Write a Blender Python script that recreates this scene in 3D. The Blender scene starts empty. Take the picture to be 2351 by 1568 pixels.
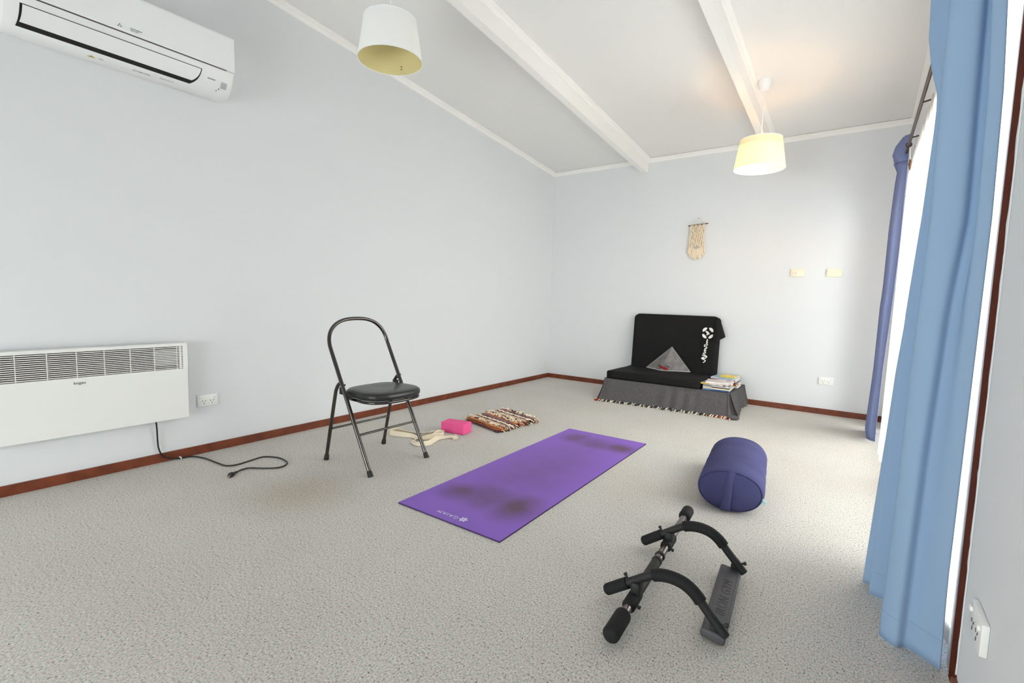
import bpy, bmesh, math, random
from mathutils import Vector, Matrix, noise

random.seed(11)
COL = bpy.context.scene.collection
PI = math.pi
CEIL0, SLOPE = 2.574, 0.0927           # ceiling height at the far wall, rise per metre towards the near end
REAR = -7.6


def ceil_z(y):
    return CEIL0 - SLOPE * y


# ------------------------------------------------------------------ materials
def lin(c):
    out = []
    for v in c[:3]:
        v = v / 255.0
        out.append(v / 12.92 if v <= 0.04045 else ((v + 0.055) / 1.055) ** 2.4)
    return (out[0], out[1], out[2], 1.0)


def nd(nt, kind, **kw):
    n = nt.nodes.new(kind)
    for k, v in kw.items():
        if k in n.inputs:
            n.inputs[k].default_value = v
        else:
            setattr(n, k, v)
    return n


def mat(name, rgb, rough=0.6, metal=0.0, spec=0.5, vary=None, bump=None, emit=None, sheen=0.0, coat=0.0):
    """vary = (scale, second colour, low, high); bump = (scale, strength, distance)"""
    m = bpy.data.materials.new(name)
    m.use_nodes = True
    nt = m.node_tree
    b = nt.nodes['Principled BSDF']
    b.inputs['Base Color'].default_value = lin(rgb)
    b.inputs['Roughness'].default_value = rough
    b.inputs['Metallic'].default_value = metal
    b.inputs['Specular IOR Level'].default_value = spec
    b.inputs['Sheen Weight'].default_value = sheen
    b.inputs['Coat Weight'].default_value = coat
    if vary or bump:
        tc = nd(nt, 'ShaderNodeTexCoord')
    if vary:
        no = nd(nt, 'ShaderNodeTexNoise')
        no.inputs['Scale'].default_value = vary[0]
        no.inputs['Detail'].default_value = 4
        nt.links.new(tc.outputs['Object'], no.inputs['Vector'])
        r = nd(nt, 'ShaderNodeValToRGB')
        r.color_ramp.elements[0].position = vary[2]
        r.color_ramp.elements[1].position = vary[3]
        r.color_ramp.elements[0].color = lin(vary[1])
        r.color_ramp.elements[1].color = lin(rgb)
        nt.links.new(no.outputs['Fac'], r.inputs['Fac'])
        nt.links.new(r.outputs['Color'], b.inputs['Base Color'])
    if bump:
        n2 = nd(nt, 'ShaderNodeTexNoise')
        n2.inputs['Scale'].default_value = bump[0]
        n2.inputs['Detail'].default_value = 3
        nt.links.new(tc.outputs['Object'], n2.inputs['Vector'])
        bp = nd(nt, 'ShaderNodeBump')
        bp.inputs['Strength'].default_value = bump[1]
        bp.inputs['Distance'].default_value = bump[2]
        nt.links.new(n2.outputs['Fac'], bp.inputs['Height'])
        nt.links.new(bp.outputs['Normal'], b.inputs['Normal'])
    if emit:
        b.inputs['Emission Color'].default_value = lin(emit[0])
        b.inputs['Emission Strength'].default_value = emit[1]
    return m


def fabric(name, rgb, trans=0.3, transp=0.0, rough=0.9, back=None):
    """thin cloth that lets light through: diffuse + translucent (+ open weave)"""
    m = bpy.data.materials.new(name)
    m.use_nodes = True
    nt = m.node_tree
    nt.nodes.remove(nt.nodes['Principled BSDF'])
    out = nt.nodes['Material Output']
    d = nd(nt, 'ShaderNodeBsdfDiffuse')
    t = nd(nt, 'ShaderNodeBsdfTranslucent')
    d.inputs['Color'].default_value = lin(rgb)
    t.inputs['Color'].default_value = lin(back or rgb)
    mx = nd(nt, 'ShaderNodeMixShader')
    mx.inputs['Fac'].default_value = trans
    nt.links.new(d.outputs[0], mx.inputs[1])
    nt.links.new(t.outputs[0], mx.inputs[2])
    last = mx
    if transp > 0:
        tr = nd(nt, 'ShaderNodeBsdfTransparent')
        m2 = nd(nt, 'ShaderNodeMixShader')
        m2.inputs['Fac'].default_value = transp
        nt.links.new(mx.outputs[0], m2.inputs[1])
        nt.links.new(tr.outputs[0], m2.inputs[2])
        last = m2
    nt.links.new(last.outputs[0], out.inputs['Surface'])
    return m


def glass_mat():
    m = bpy.data.materials.new('window_glass')
    m.use_nodes = True
    nt = m.node_tree
    nt.nodes.remove(nt.nodes['Principled BSDF'])
    out = nt.nodes['Material Output']
    tr = nd(nt, 'ShaderNodeBsdfTransparent')
    tr.inputs['Color'].default_value = (0.95, 0.97, 0.96, 1)
    gl = nd(nt, 'ShaderNodeBsdfGlossy')
    gl.inputs['Roughness'].default_value = 0.02
    fr = nd(nt, 'ShaderNodeFresnel')
    fr.inputs['IOR'].default_value = 1.3
    mx = nd(nt, 'ShaderNodeMixShader')
    nt.links.new(fr.outputs[0], mx.inputs['Fac'])
    nt.links.new(tr.outputs[0], mx.inputs[1])
    nt.links.new(gl.outputs[0], mx.inputs[2])
    nt.links.new(mx.outputs[0], out.inputs['Surface'])
    return m


def carpet_mat():
    m = bpy.data.materials.new('loop_carpet')
    m.use_nodes = True
    nt = m.node_tree
    b = nt.nodes['Principled BSDF']
    b.inputs['Roughness'].default_value = 0.95
    b.inputs['Specular IOR Level'].default_value = 0.15
    tc = nd(nt, 'ShaderNodeTexCoord')
    mp = nd(nt, 'ShaderNodeMapping')
    mp.inputs['Scale'].default_value = (1.0, 0.7, 1.0)
    nt.links.new(tc.outputs['Object'], mp.inputs['Vector'])
    # fine flecks
    n1 = nd(nt, 'ShaderNodeTexNoise')
    n1.inputs['Scale'].default_value = 200
    n1.inputs['Detail'].default_value = 2.5
    n1.inputs['Roughness'].default_value = 0.7
    nt.links.new(mp.outputs[0], n1.inputs['Vector'])
    r1 = nd(nt, 'ShaderNodeValToRGB')
    e = r1.color_ramp.elements
    e[0].position, e[0].color = 0.27, lin((112, 107, 108))
    e[1].position, e[1].color = 0.72, lin((240, 236, 232))
    for p, c in ((0.36, (163, 160, 159)), (0.44, (200, 197, 194)), (0.56, (217, 214, 211))):
        k = e.new(p)
        k.color = lin(c)
    nt.links.new(n1.outputs['Fac'], r1.inputs['Fac'])
    # scattered darker loops
    n3 = nd(nt, 'ShaderNodeTexNoise')
    n3.inputs['Scale'].default_value = 150
    n3.inputs['Detail'].default_value = 2
    nt.links.new(mp.outputs[0], n3.inputs['Vector'])
    r3 = nd(nt, 'ShaderNodeValToRGB')
    r3.color_ramp.elements[0].position, r3.color_ramp.elements[0].color = 0.61, (1, 1, 1, 1)
    r3.color_ramp.elements[1].position, r3.color_ramp.elements[1].color = 0.74, lin((150, 143, 145))
    nt.links.new(n3.outputs['Fac'], r3.inputs['Fac'])
    mx0 = nd(nt, 'ShaderNodeMix', data_type='RGBA', blend_type='MULTIPLY')
    mx0.inputs[0].default_value = 1.0
    nt.links.new(r1.outputs['Color'], mx0.inputs[6])
    nt.links.new(r3.outputs['Color'], mx0.inputs[7])
    # broad wear
    n2 = nd(nt, 'ShaderNodeTexNoise')
    n2.inputs['Scale'].default_value = 1.6
    n2.inputs['Detail'].default_value = 3
    nt.links.new(tc.outputs['Object'], n2.inputs['Vector'])
    r2 = nd(nt, 'ShaderNodeValToRGB')
    r2.color_ramp.elements[0].position, r2.color_ramp.elements[0].color = 0.3, lin((249, 247, 245))
    r2.color_ramp.elements[1].position, r2.color_ramp.elements[1].color = 0.6, (1, 1, 1, 1)
    nt.links.new(n2.outputs['Fac'], r2.inputs['Fac'])
    mx = nd(nt, 'ShaderNodeMix', data_type='RGBA', blend_type='MULTIPLY')
    mx.inputs[0].default_value = 1.0
    nt.links.new(mx0.outputs[2], mx.inputs[6])
    nt.links.new(r2.outputs['Color'], mx.inputs[7])
    # warm and cool yarns
    n4 = nd(nt, 'ShaderNodeTexNoise')
    n4.inputs['Scale'].default_value = 140
    n4.inputs['Detail'].default_value = 2
    nt.links.new(mp.outputs[0], n4.inputs['Vector'])
    r4 = nd(nt, 'ShaderNodeValToRGB')
    r4.color_ramp.elements[0].position, r4.color_ramp.elements[0].color = 0.38, lin((255, 243, 240))
    r4.color_ramp.elements[1].position, r4.color_ramp.elements[1].color = 0.62, lin((240, 250, 246))
    nt.links.new(n4.outputs['Fac'], r4.inputs['Fac'])
    mxy = nd(nt, 'ShaderNodeMix', data_type='RGBA', blend_type='MULTIPLY')
    mxy.inputs[0].default_value = 1.0
    nt.links.new(mx.outputs[2], mxy.inputs[6])
    nt.links.new(r4.outputs['Color'], mxy.inputs[7])
    mx = mxy
    # one faint brown spill in the middle of the room
    sub = nd(nt, 'ShaderNodeVectorMath', operation='DISTANCE')
    sub.inputs[1].default_value = (1.02, -4.02, 0.0)
    nt.links.new(tc.outputs['Object'], sub.inputs[0])
    rs = nd(nt, 'ShaderNodeMapRange')
    rs.inputs[1].default_value, rs.inputs[2].default_value = 0.05, 0.36
    rs.inputs[3].default_value, rs.inputs[4].default_value = 0.45, 0.0
    nt.links.new(sub.outputs['Value'], rs.inputs[0])
    mx2 = nd(nt, 'ShaderNodeMix', data_type='RGBA', blend_type='MULTIPLY')
    mx2.inputs[7].default_value = lin((205, 188, 166))
    nt.links.new(rs.outputs[0], mx2.inputs[0])
    nt.links.new(mx.outputs[2], mx2.inputs[6])
    nt.links.new(mx2.outputs[2], b.inputs['Base Color'])
    bp = nd(nt, 'ShaderNodeBump')
    bp.inputs['Strength'].default_value = 0.3
    bp.inputs['Distance'].default_value = 0.003
    nt.links.new(n1.outputs['Fac'], bp.inputs['Height'])
    nt.links.new(bp.outputs['Normal'], b.inputs['Normal'])
    return m


def yoga_mat_mat():
    """purple mat with brown wear at the hands, feet and middle (in the mat's own coordinates)"""
    m = mat('purple_mat_rubber', (131, 94, 186), rough=0.75, spec=0.25, bump=(260, 0.35, 0.001))
    nt = m.node_tree
    b = nt.nodes['Principled BSDF']
    tc = nd(nt, 'ShaderNodeTexCoord')
    no = nd(nt, 'ShaderNodeTexNoise')
    no.inputs['Scale'].default_value = 7
    no.inputs['Detail'].default_value = 5
    nt.links.new(tc.outputs['Object'], no.inputs['Vector'])
    total = None
    spots = [(0.155, 0.285, 0.10, 0.09, .9), (0.475, 0.315, 0.10, 0.13, 1.0), (0.31, 0.33, 0.17, 0.13, .75),
             (0.16, 1.53, 0.085, 0.10, .85), (0.50, 1.50, 0.10, 0.085, .95), (0.33, 1.49, 0.17, 0.11, .7),
             (0.30, 0.85, 0.21, 0.52, .42)]
    for (sx, sy, wx, wy, a) in spots:
        v = nd(nt, 'ShaderNodeVectorMath', operation='SUBTRACT')
        v.inputs[1].default_value = (sx, sy, 0)
        nt.links.new(tc.outputs['Object'], v.inputs[0])
        s = nd(nt, 'ShaderNodeVectorMath', operation='DIVIDE')
        s.inputs[1].default_value = (wx, wy, 1)
        nt.links.new(v.outputs[0], s.inputs[0])
        l = nd(nt, 'ShaderNodeVectorMath', operation='LENGTH')
        nt.links.new(s.outputs[0], l.inputs[0])
        r = nd(nt, 'ShaderNodeMapRange', interpolation_type='SMOOTHSTEP')
        r.inputs[1].default_value, r.inputs[2].default_value = 0.1, 1.85
        r.inputs[3].default_value, r.inputs[4].default_value = a, 0.0
        nt.links.new(l.outputs['Value'], r.inputs[0])
        if total is None:
            total = r.outputs[0]
        else:
            mxx = nd(nt, 'ShaderNodeMath', operation='MAXIMUM')
            nt.links.new(total, mxx.inputs[0])
            nt.links.new(r.outputs[0], mxx.inputs[1])
            total = mxx.outputs[0]
    rr = nd(nt, 'ShaderNodeMapRange')
    rr.inputs[1].default_value, rr.inputs[2].default_value = 0.3, 0.7
    rr.inputs[3].default_value, rr.inputs[4].default_value = 0.75, 1.2
    nt.links.new(no.outputs['Fac'], rr.inputs[0])
    mul = nd(nt, 'ShaderNodeMath', operation='MULTIPLY', use_clamp=True)
    nt.links.new(total, mul.inputs[0])
    nt.links.new(rr.outputs[0], mul.inputs[1])
    mx = nd(nt, 'ShaderNodeMix', data_type='RGBA')
    mx.inputs[6].default_value = lin((138, 101, 192))
    mx.inputs[7].default_value = lin((104, 80, 104))
    nt.links.new(mul.outputs[0], mx.inputs[0])
    nt.links.new(mx.outputs[2], b.inputs['Base Color'])
    return m


def blanket_mat():
    """chunky woven stripes across the folded blanket's own y axis"""
    m = mat('striped_weave', (120, 80, 80), rough=0.95, spec=0.1, bump=(180, 0.8, 0.004))
    nt = m.node_tree
    b = nt.nodes['Principled BSDF']
    tc = nd(nt, 'ShaderNodeTexCoord')
    sp = nd(nt, 'ShaderNodeSeparateXYZ')
    nt.links.new(tc.outputs['Object'], sp.inputs[0])
    no = nd(nt, 'ShaderNodeTexNoise')
    no.inputs['Scale'].default_value = 26
    no.inputs['Detail'].default_value = 3
    nt.links.new(tc.outputs['Object'], no.inputs['Vector'])
    # stripe coordinate runs along y and down the edge (z), with ragged borders
    z = nd(nt, 'ShaderNodeMath', operation='MULTIPLY')
    z.inputs[1].default_value = 2.2
    nt.links.new(sp.outputs['Z'], z.inputs[0])
    a = nd(nt, 'ShaderNodeMath', operation='ADD')
    nt.links.new(sp.outputs['Y'], a.inputs[0])
    nt.links.new(z.outputs[0], a.inputs[1])
    n = nd(nt, 'ShaderNodeMath', operation='MULTIPLY_ADD')
    n.inputs[1].default_value = 0.06
    nt.links.new(no.outputs['Fac'], n.inputs[0])
    nt.links.new(a.outputs[0], n.inputs[2])
    pp = nd(nt, 'ShaderNodeMath', operation='MULTIPLY')
    pp.inputs[1].default_value = 1 / 0.235
    nt.links.new(n.outputs[0], pp.inputs[0])
    fr = nd(nt, 'ShaderNodeMath', operation='FRACT')
    nt.links.new(pp.outputs[0], fr.inputs[0])
    r = nd(nt, 'ShaderNodeValToRGB')
    r.color_ramp.interpolation = 'CONSTANT'
    e = r.color_ramp.elements
    e[0].position, e[0].color = 0.0, lin((238, 226, 200))
    e[1].position, e[1].color = 0.12, lin((70, 48, 48))
    for p, c in ((0.17, (150, 112, 114)), (0.34, (222, 138, 66)), (0.45, (164, 116, 112)), (0.55, (232, 160, 88)),
                 (0.64, (142, 98, 90)), (0.74, (214, 198, 184)), (0.84, (190, 150, 132)), (0.94, (78, 54, 50))):
        k = e.new(p)
        k.color = lin(c)
    nt.links.new(fr.outputs[0], r.inputs['Fac'])
    nt.links.new(r.outputs['Color'], b.inputs['Base Color'])
    return m


def cover_mat(name, cols, scale=9.0):
    m = mat(name, cols[0], rough=0.3, spec=0.4)
    nt = m.node_tree
    b = nt.nodes['Principled BSDF']
    tc = nd(nt, 'ShaderNodeTexCoord')
    no = nd(nt, 'ShaderNodeTexVoronoi')
    no.inputs['Scale'].default_value = scale
    nt.links.new(tc.outputs['Object'], no.inputs['Vector'])
    sp = nd(nt, 'ShaderNodeSeparateColor')
    nt.links.new(no.outputs['Color'], sp.inputs[0])
    r = nd(nt, 'ShaderNodeValToRGB')
    r.color_ramp.interpolation = 'CONSTANT'
    e = r.color_ramp.elements
    e[0].position, e[0].color = 0, lin(cols[0])
    e[1].position, e[1].color = 0.5, lin(cols[1])
    for i, c in enumerate(cols[2:]):
        k = e.new(0.68 + 0.12 * i)
        k.color = lin(c)
    nt.links.new(sp.outputs[0], r.inputs['Fac'])
    nt.links.new(r.outputs['Color'], b.inputs['Base Color'])
    return m


M = {}
M['wall'] = mat('wall_paint', (221, 223, 225), rough=0.85, spec=0.2, bump=(140, 0.06, 0.002))
M['ceil'] = mat('ceiling_paint', (232, 231, 229), rough=0.9, spec=0.15)
M['trimw'] = mat('trim_white', (241, 239, 236), rough=0.5, spec=0.35)
M['brown'] = mat('stained_timber', (126, 62, 36), rough=0.42, spec=0.4, vary=(14, (96, 44, 24), 0.3, 0.7))
M['framebrown'] = mat('matt_stained_timber', (104, 50, 32), rough=0.9, spec=0.03, vary=(14, (84, 38, 24), 0.3, 0.7))
M['carpet'] = carpet_mat()
M['glass'] = glass_mat()
M['alu'] = mat('bronze_aluminium', (176, 150, 138), rough=0.4, metal=0.6)
M['plastic'] = mat('white_plastic', (236, 236, 233), rough=0.35, spec=0.5)
M['ac'] = mat('ac_white_plastic', (232, 233, 232), rough=0.33, spec=0.5)
M['acpanel'] = mat('ac_panel_gloss', (238, 240, 240), rough=0.16, spec=0.5)
M['dark'] = mat('dark_recess', (16, 13, 13), rough=0.7)
M['seam'] = mat('shadow_gap_plastic', (86, 74, 72), rough=0.7)
M['greyprint'] = mat('grey_print', (150, 152, 154), rough=0.5)
M['darkprint'] = mat('dark_print', (62, 58, 60), rough=0.5)
M['sensor'] = mat('sensor_window', (176, 175, 180), rough=0.25)
M['yellow'] = mat('warning_yellow', (176, 158, 40), rough=0.5)
M['heater'] = mat('heater_enamel', (231, 231, 227), rough=0.35, spec=0.5)
M['slat'] = mat('heater_slat', (226, 224, 219), rough=0.4)
M['hollow'] = mat('heater_inside', (34, 24, 23), rough=0.8)
M['cable'] = mat('black_cable', (28, 24, 24), rough=0.45)
M['brass'] = mat('brass_pin', (226, 206, 176), rough=0.25, metal=1.0)
M['chrome'] = mat('dark_chrome', (88, 84, 82), rough=0.17, metal=1.0)
M['rubber'] = mat('black_rubber', (22, 22, 22), rough=0.55)
M['vinyl'] = mat('black_vinyl', (34, 34, 33), rough=0.33, spec=0.5, bump=(220, 0.1, 0.001))
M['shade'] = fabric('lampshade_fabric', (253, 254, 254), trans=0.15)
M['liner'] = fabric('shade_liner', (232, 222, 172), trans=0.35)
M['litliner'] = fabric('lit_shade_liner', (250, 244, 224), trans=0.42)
M['hoop'] = mat('tan_band', (176, 150, 104), rough=0.7)  # tan band round the inside top of the unlit shade
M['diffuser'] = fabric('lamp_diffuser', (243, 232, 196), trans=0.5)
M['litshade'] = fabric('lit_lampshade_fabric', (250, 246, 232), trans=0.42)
M['bulb'] = mat('warm_bulb', (255, 240, 210), emit=((255, 192, 116), 70.0))
M['bulboff'] = mat('bulb_off', (240, 238, 232), rough=0.2)
M['lampwhite'] = mat('lamp_white_plastic', (240, 240, 240), rough=0.4)
M['matp'] = yoga_mat_mat()
M['matedge'] = mat('mat_edge', (66, 44, 92), rough=0.8)
M['matprint'] = mat('mat_print', (206, 200, 226), rough=0.7)
M['pink'] = mat('pink_foam', (238, 98, 154), rough=0.8, spec=0.2, vary=(160, (230, 88, 146), 0.35, 0.6), bump=(260, 0.15, 0.001))
M['strap'] = mat('cream_cotton', (232, 219, 196), rough=0.95, spec=0.1, bump=(350, 0.3, 0.001))
M['blanket'] = blanket_mat()
M['tuft'] = mat('cream_yarn', (240, 230, 206), rough=0.95, spec=0.1)
M['tuftdark'] = mat('dark_yarn', (44, 34, 34), rough=0.95, spec=0.1)
M['tuftred'] = mat('rust_yarn', (150, 52, 36), rough=0.95, spec=0.1)
M['bolster'] = mat('navy_cotton', (77, 77, 116), rough=0.95, spec=0.1, vary=(5, (68, 68, 105), 0.35, 0.65), bump=(300, 0.2, 0.001))
M['tag'] = mat('aqua_tag', (196, 238, 240), rough=0.7)
M['foam'] = mat('black_foam_grip', (27, 27, 27), rough=0.75, spec=0.3, bump=(300, 0.2, 0.001))
M['steel'] = mat('black_painted_steel', (25, 24, 25), rough=0.6, spec=0.5)
M['barmetal'] = mat('grey_steel_tube', (120, 114, 116), rough=0.25, metal=1.0)
M['plate'] = mat('grey_plastic_brace', (78, 76, 80), rough=0.55, spec=0.4)
M['platetext'] = mat('raised_lettering', (58, 56, 60), rough=0.55)
M['blackcloth'] = mat('black_cover_fabric', (25, 24, 24), rough=0.8, spec=0.25, vary=(6, (20, 20, 20), 0.35, 0.65), bump=(9, 0.25, 0.02))
M['whiteprint'] = mat('white_print', (236, 234, 228), rough=0.7)
M['throw'] = mat('grey_throw', (94, 91, 92), rough=0.95, spec=0.1, vary=(60, (84, 82, 83), 0.35, 0.65), bump=(160, 0.4, 0.002))
M['cushion'] = mat('grey_cushion', (134, 130, 128), rough=0.95, spec=0.1, vary=(20, (114, 110, 110), 0.35, 0.65))
M['piping'] = mat('pale_grey_piping', (164, 164, 164), rough=0.9)
M['redthread'] = mat('red_embroidery', (150, 14, 20), rough=0.8)
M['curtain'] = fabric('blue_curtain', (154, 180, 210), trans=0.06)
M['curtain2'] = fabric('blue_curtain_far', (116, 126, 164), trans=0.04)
M['sheer'] = fabric('sheer_voile', (241, 238, 234), trans=0.75, transp=0.20)
M['rod'] = mat('dark_bronze_rod', (74, 48, 38), rough=0.35, metal=0.5)
M['paper'] = mat('page_edges', (226, 222, 212), rough=0.8)
M['rope'] = mat('macrame_cotton', (232, 216, 190), rough=0.95, spec=0.1)
M['dowel'] = mat('dowel_wood', (112, 72, 40), rough=0.6)
M['bead'] = mat('brown_bead', (104, 78, 44), rough=0.5)
M['ground'] = mat('concrete_outside', (170, 166, 160), rough=0.9)


# ------------------------------------------------------------------ mesh collector
class G:
    def __init__(self):
        self.v, self.f, self.mi = [], [], []

    def add(self, verts, faces, mi=0, T=None):
        o = len(self.v)
        for p in verts:
            p = Vector(p)
            self.v.append(T @ p if T is not None else p)
        for f in faces:
            self.f.append([o + i for i in f])
            self.mi.append(mi)
        return self

    def bm(self, b, mi=0, T=None):
        b.verts.index_update()
        self.add([v.co.copy() for v in b.verts], [[v.index for v in f.verts] for f in b.faces], mi, T)
        b.free()
        return self

    def box(self, c, s, r=0.0, seg=2, mi=0, T=None, cuts=0):
        b = bmesh.new()
        bmesh.ops.create_cube(b, size=1.0)
        for v in b.verts:
            v.co = Vector((v.co.x * s[0], v.co.y * s[1], v.co.z * s[2]))
        if r > 0:
            bmesh.ops.bevel(b, geom=list(b.edges), offset=r, segments=seg, profile=0.5, affect='EDGES', clamp_overlap=True)
        if cuts:
            bmesh.ops.subdivide_edges(b, edges=list(b.edges), cuts=cuts, use_grid_fill=True)
        for v in b.verts:
            v.co += Vector(c)
        return self.bm(b, mi, T)

    def span(self, x, y, z, r=0.0, mi=0, seg=2):
        return self.box(((x[0] + x[1]) / 2, (y[0] + y[1]) / 2, (z[0] + z[1]) / 2), (abs(x[1] - x[0]), abs(y[1] - y[0]), abs(z[1] - z[0])), r, seg, mi)

    def tube(self, pts, r, n=12, mi=0, cap=True, closed=False, flat=None):
        """flat=(w, t, rolls): a ribbon of width w and thickness t with a roll angle at each point"""
        pts = [Vector(p) for p in pts]
        m = len(pts)
        radii = r if isinstance(r, (list, tuple)) else [r] * m
        tang = []
        for i in range(m):
            a = pts[(i - 1) % m] if (closed or i > 0) else pts[i]
            c = pts[(i + 1) % m] if (closed or i < m - 1) else pts[i]
            d = (c - a)
            tang.append(d.normalized() if d.length > 1e-9 else Vector((0, 0, 1)))
        up = Vector((0, 0, 1)) if abs(tang[0].z) < 0.9 else Vector((1, 0, 0))
        nrm = (up - tang[0] * up.dot(tang[0])).normalized()
        rings, verts = [], []
        for i in range(m):
            if flat:
                up = Vector((0, 0, 1))
                nrm = up - tang[i] * up.dot(tang[i])
                nrm = nrm.normalized() if nrm.length > 1e-4 else Vector((1, 0, 0))
            elif i:
                nrm = nrm - tang[i] * nrm.dot(tang[i])
                nrm.normalize()
            bi = tang[i].cross(nrm)
            ring = []
            if flat:
                w, t, rolls = flat
                a = rolls[i]
                u = bi * math.cos(a) + nrm * math.sin(a)
                q = -bi * math.sin(a) + nrm * math.cos(a)
                for (du, dq) in ((-.5, -.5), (.5, -.5), (.5, .5), (-.5, .5)):
                    ring.append(len(verts))
                    verts.append(pts[i] + u * (w * du) + q * (t * dq))
            else:
                for k in range(n):
                    a = 2 * PI * k / n
                    ring.append(len(verts))
                    verts.append(pts[i] + (nrm * math.cos(a) + bi * math.sin(a)) * radii[i])
            rings.append(ring)
        faces = []
        nn = len(rings[0])
        for i in range(m if closed else m - 1):
            A, B = rings[i], rings[(i + 1) % m]
            for k in range(nn):
                faces.append([A[k], A[(k + 1) % nn], B[(k + 1) % nn], B[k]])
        if cap and not closed:
            faces.append(list(reversed(rings[0])))
            faces.append(list(rings[-1]))
        return self.add(verts, faces, mi)

    def lathe(self, prof, n=28, mi=0, T=None, cap=(True, True)):
        verts, faces = [], []
        for (r, z) in prof:
            for k in range(n):
                a = 2 * PI * k / n
                verts.append((r * math.cos(a), r * math.sin(a), z))
        for i in range(len(prof) - 1):
            for k in range(n):
                a, b = i * n + k, i * n + (k + 1) % n
                faces.append([a, b, b + n, a + n])
        if cap[0]:
            faces.append([k for k in reversed(range(n))])
        if cap[1]:
            faces.append([(len(prof) - 1) * n + k for k in range(n)])
        return self.add(verts, faces, mi, T)

    def rod(self, p0, p1, prof, n=18, mi=0):
        """lathe along p0->p1; prof is (distance, radius)"""
        p0, p1 = Vector(p0), Vector(p1)
        T = Matrix.Translation(p0) @ (p1 - p0).to_track_quat('Z', 'Y').to_matrix().to_4x4()
        return self.lathe([(r, d) for d, r in prof], n, mi, T)

    def grid(self, fn, nu, nv, mi=0, close_u=False):
        verts = [fn(i / (nu if close_u else nu - 1), j / (nv - 1)) for j in range(nv) for i in range(nu)]
        faces = []
        for j in range(nv - 1):
            for i in range(nu if close_u else nu - 1):
                a, b = j * nu + i, j * nu + (i + 1) % nu
                faces.append([a, b, b + nu, a + nu])
        return self.add(verts, faces, mi)

    def prism(self, poly, depth, T=None, mi=0):
        """extrude a polygon in xy by depth along z"""
        n = len(poly)
        verts = [(x, y, 0) for x, y in poly] + [(x, y, depth) for x, y in poly]
        faces = [list(reversed(range(n))), [n + i for i in range(n)]]
        faces += [[i, (i + 1) % n, n + (i + 1) % n, n + i] for i in range(n)]
        return self.add(verts, faces, mi, T)

    def sweep(self, a, b, mi=0):
        """join two matching 3-D outlines into a closed solid"""
        n = len(a)
        faces = [list(reversed(range(n))), [n + i for i in range(n)]]
        faces += [[i, (i + 1) % n, n + (i + 1) % n, n + i] for i in range(n)]
        return self.add(list(a) + list(b), faces, mi)

    def text(self, s, size, T, ext=0.0004, mi=0, align='CENTER', shear=0.0, space=1.0):
        cu = bpy.data.curves.new('lettering', 'FONT')
        cu.body, cu.size, cu.extrude, cu.shear, cu.space_character = s, size, ext, shear, space
        cu.align_x, cu.align_y = align, 'CENTER'
        ob = bpy.data.objects.new('lettering', cu)
        COL.objects.link(ob)
        dg = bpy.context.evaluated_depsgraph_get()
        dg.update()
        me = bpy.data.meshes.new_from_object(ob.evaluated_get(dg))
        self.add([v.co.copy() for v in me.vertices], [list(p.vertices) for p in me.polygons], mi, T)
        bpy.data.objects.remove(ob)
        bpy.data.curves.remove(cu)
        bpy.data.meshes.remove(me)
        return self

    def move(self, fn):
        self.v = [Vector(fn(p)) for p in self.v]
        return self


ROOTM = {}


def make(name, g, mats, parent=None, inv=None, smooth=True, sharp=38):
    me = bpy.data.meshes.new(name)
    vs = [tuple(inv @ p) if inv is not None else tuple(p) for p in g.v]
    me.from_pydata(vs, [], g.f)
    mats = mats if isinstance(mats, (list, tuple)) else [mats]
    for m in mats:
        me.materials.append(m)
    b = bmesh.new()
    b.from_mesh(me)
    bmesh.ops.recalc_face_normals(b, faces=list(b.faces))
    b.to_mesh(me)
    b.free()
    for p, i in zip(me.polygons, g.mi):
        p.material_index = i
        p.use_smooth = smooth
    if smooth:
        me.set_sharp_from_angle(angle=math.radians(sharp))
    o = bpy.data.objects.new(name, me)
    COL.objects.link(o)
    if parent is not None:
        o.parent = parent
    return o


def tag(o, label, cat, group=None, kind=None):
    o['label'] = label
    o['category'] = cat
    if group:
        o['group'] = group
    if kind:
        o['kind'] = kind
    return o


def thing(name, label, cat, loc=(0, 0, 0), rz=0.0, group=None, kind=None):
    o = bpy.data.objects.new(name, None)
    o.empty_display_size = 0.05
    COL.objects.link(o)
    o.location = loc
    o.rotation_euler = (0, 0, rz)
    tag(o, label, cat, group, kind)
    T = Matrix.Translation(Vector(loc)) @ Matrix.Rotation(rz, 4, 'Z')
    ROOTM[o] = T.inverted()
    return o


def part(name, g, mats, parent, label=None, **kw):
    r = parent
    while r.parent:
        r = r.parent
    o = make(name, g, mats, parent, ROOTM[r], **kw)
    if label:
        o['label'] = label
    return o


def solo(name, g, mats, label, cat, loc, rz=0.0, group=None, kind=None, **kw):
    T = Matrix.Translation(Vector(loc)) @ Matrix.Rotation(rz, 4, 'Z')
    o = make(name, g, mats, None, T.inverted(), **kw)
    o.location = loc
    o.rotation_euler = (0, 0, rz)
    tag(o, label, cat, group, kind)
    ROOTM[o] = T.inverted()
    return o


def struct(name, g, mats, label, cat, **kw):
    kw.setdefault('smooth', False)
    return solo(name, g, mats, label, cat, (0, 0, 0), kind='structure', **kw)


def cr(pts, n=8, closed=False):
    """Catmull-Rom through the points"""
    pts = [Vector(p) for p in pts]
    m = len(pts)
    out = []
    for i in range(m if closed else m - 1):
        if closed:
            p = [pts[(i + k) % m] for k in (-1, 0, 1, 2)]
        else:
            p = [pts[max(i - 1, 0)], pts[i], pts[i + 1], pts[min(i + 2, m - 1)]]
        for k in range(n):
            t = k / n
            out.append(0.5 * ((2 * p[1]) + (p[2] - p[0]) * t + (2 * p[0] - 5 * p[1] + 4 * p[2] - p[3]) * t * t + (3 * p[1] - p[0] - 3 * p[2] + p[3]) * t ** 3))
    if not closed:
        out.append(pts[-1])
    return out


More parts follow.
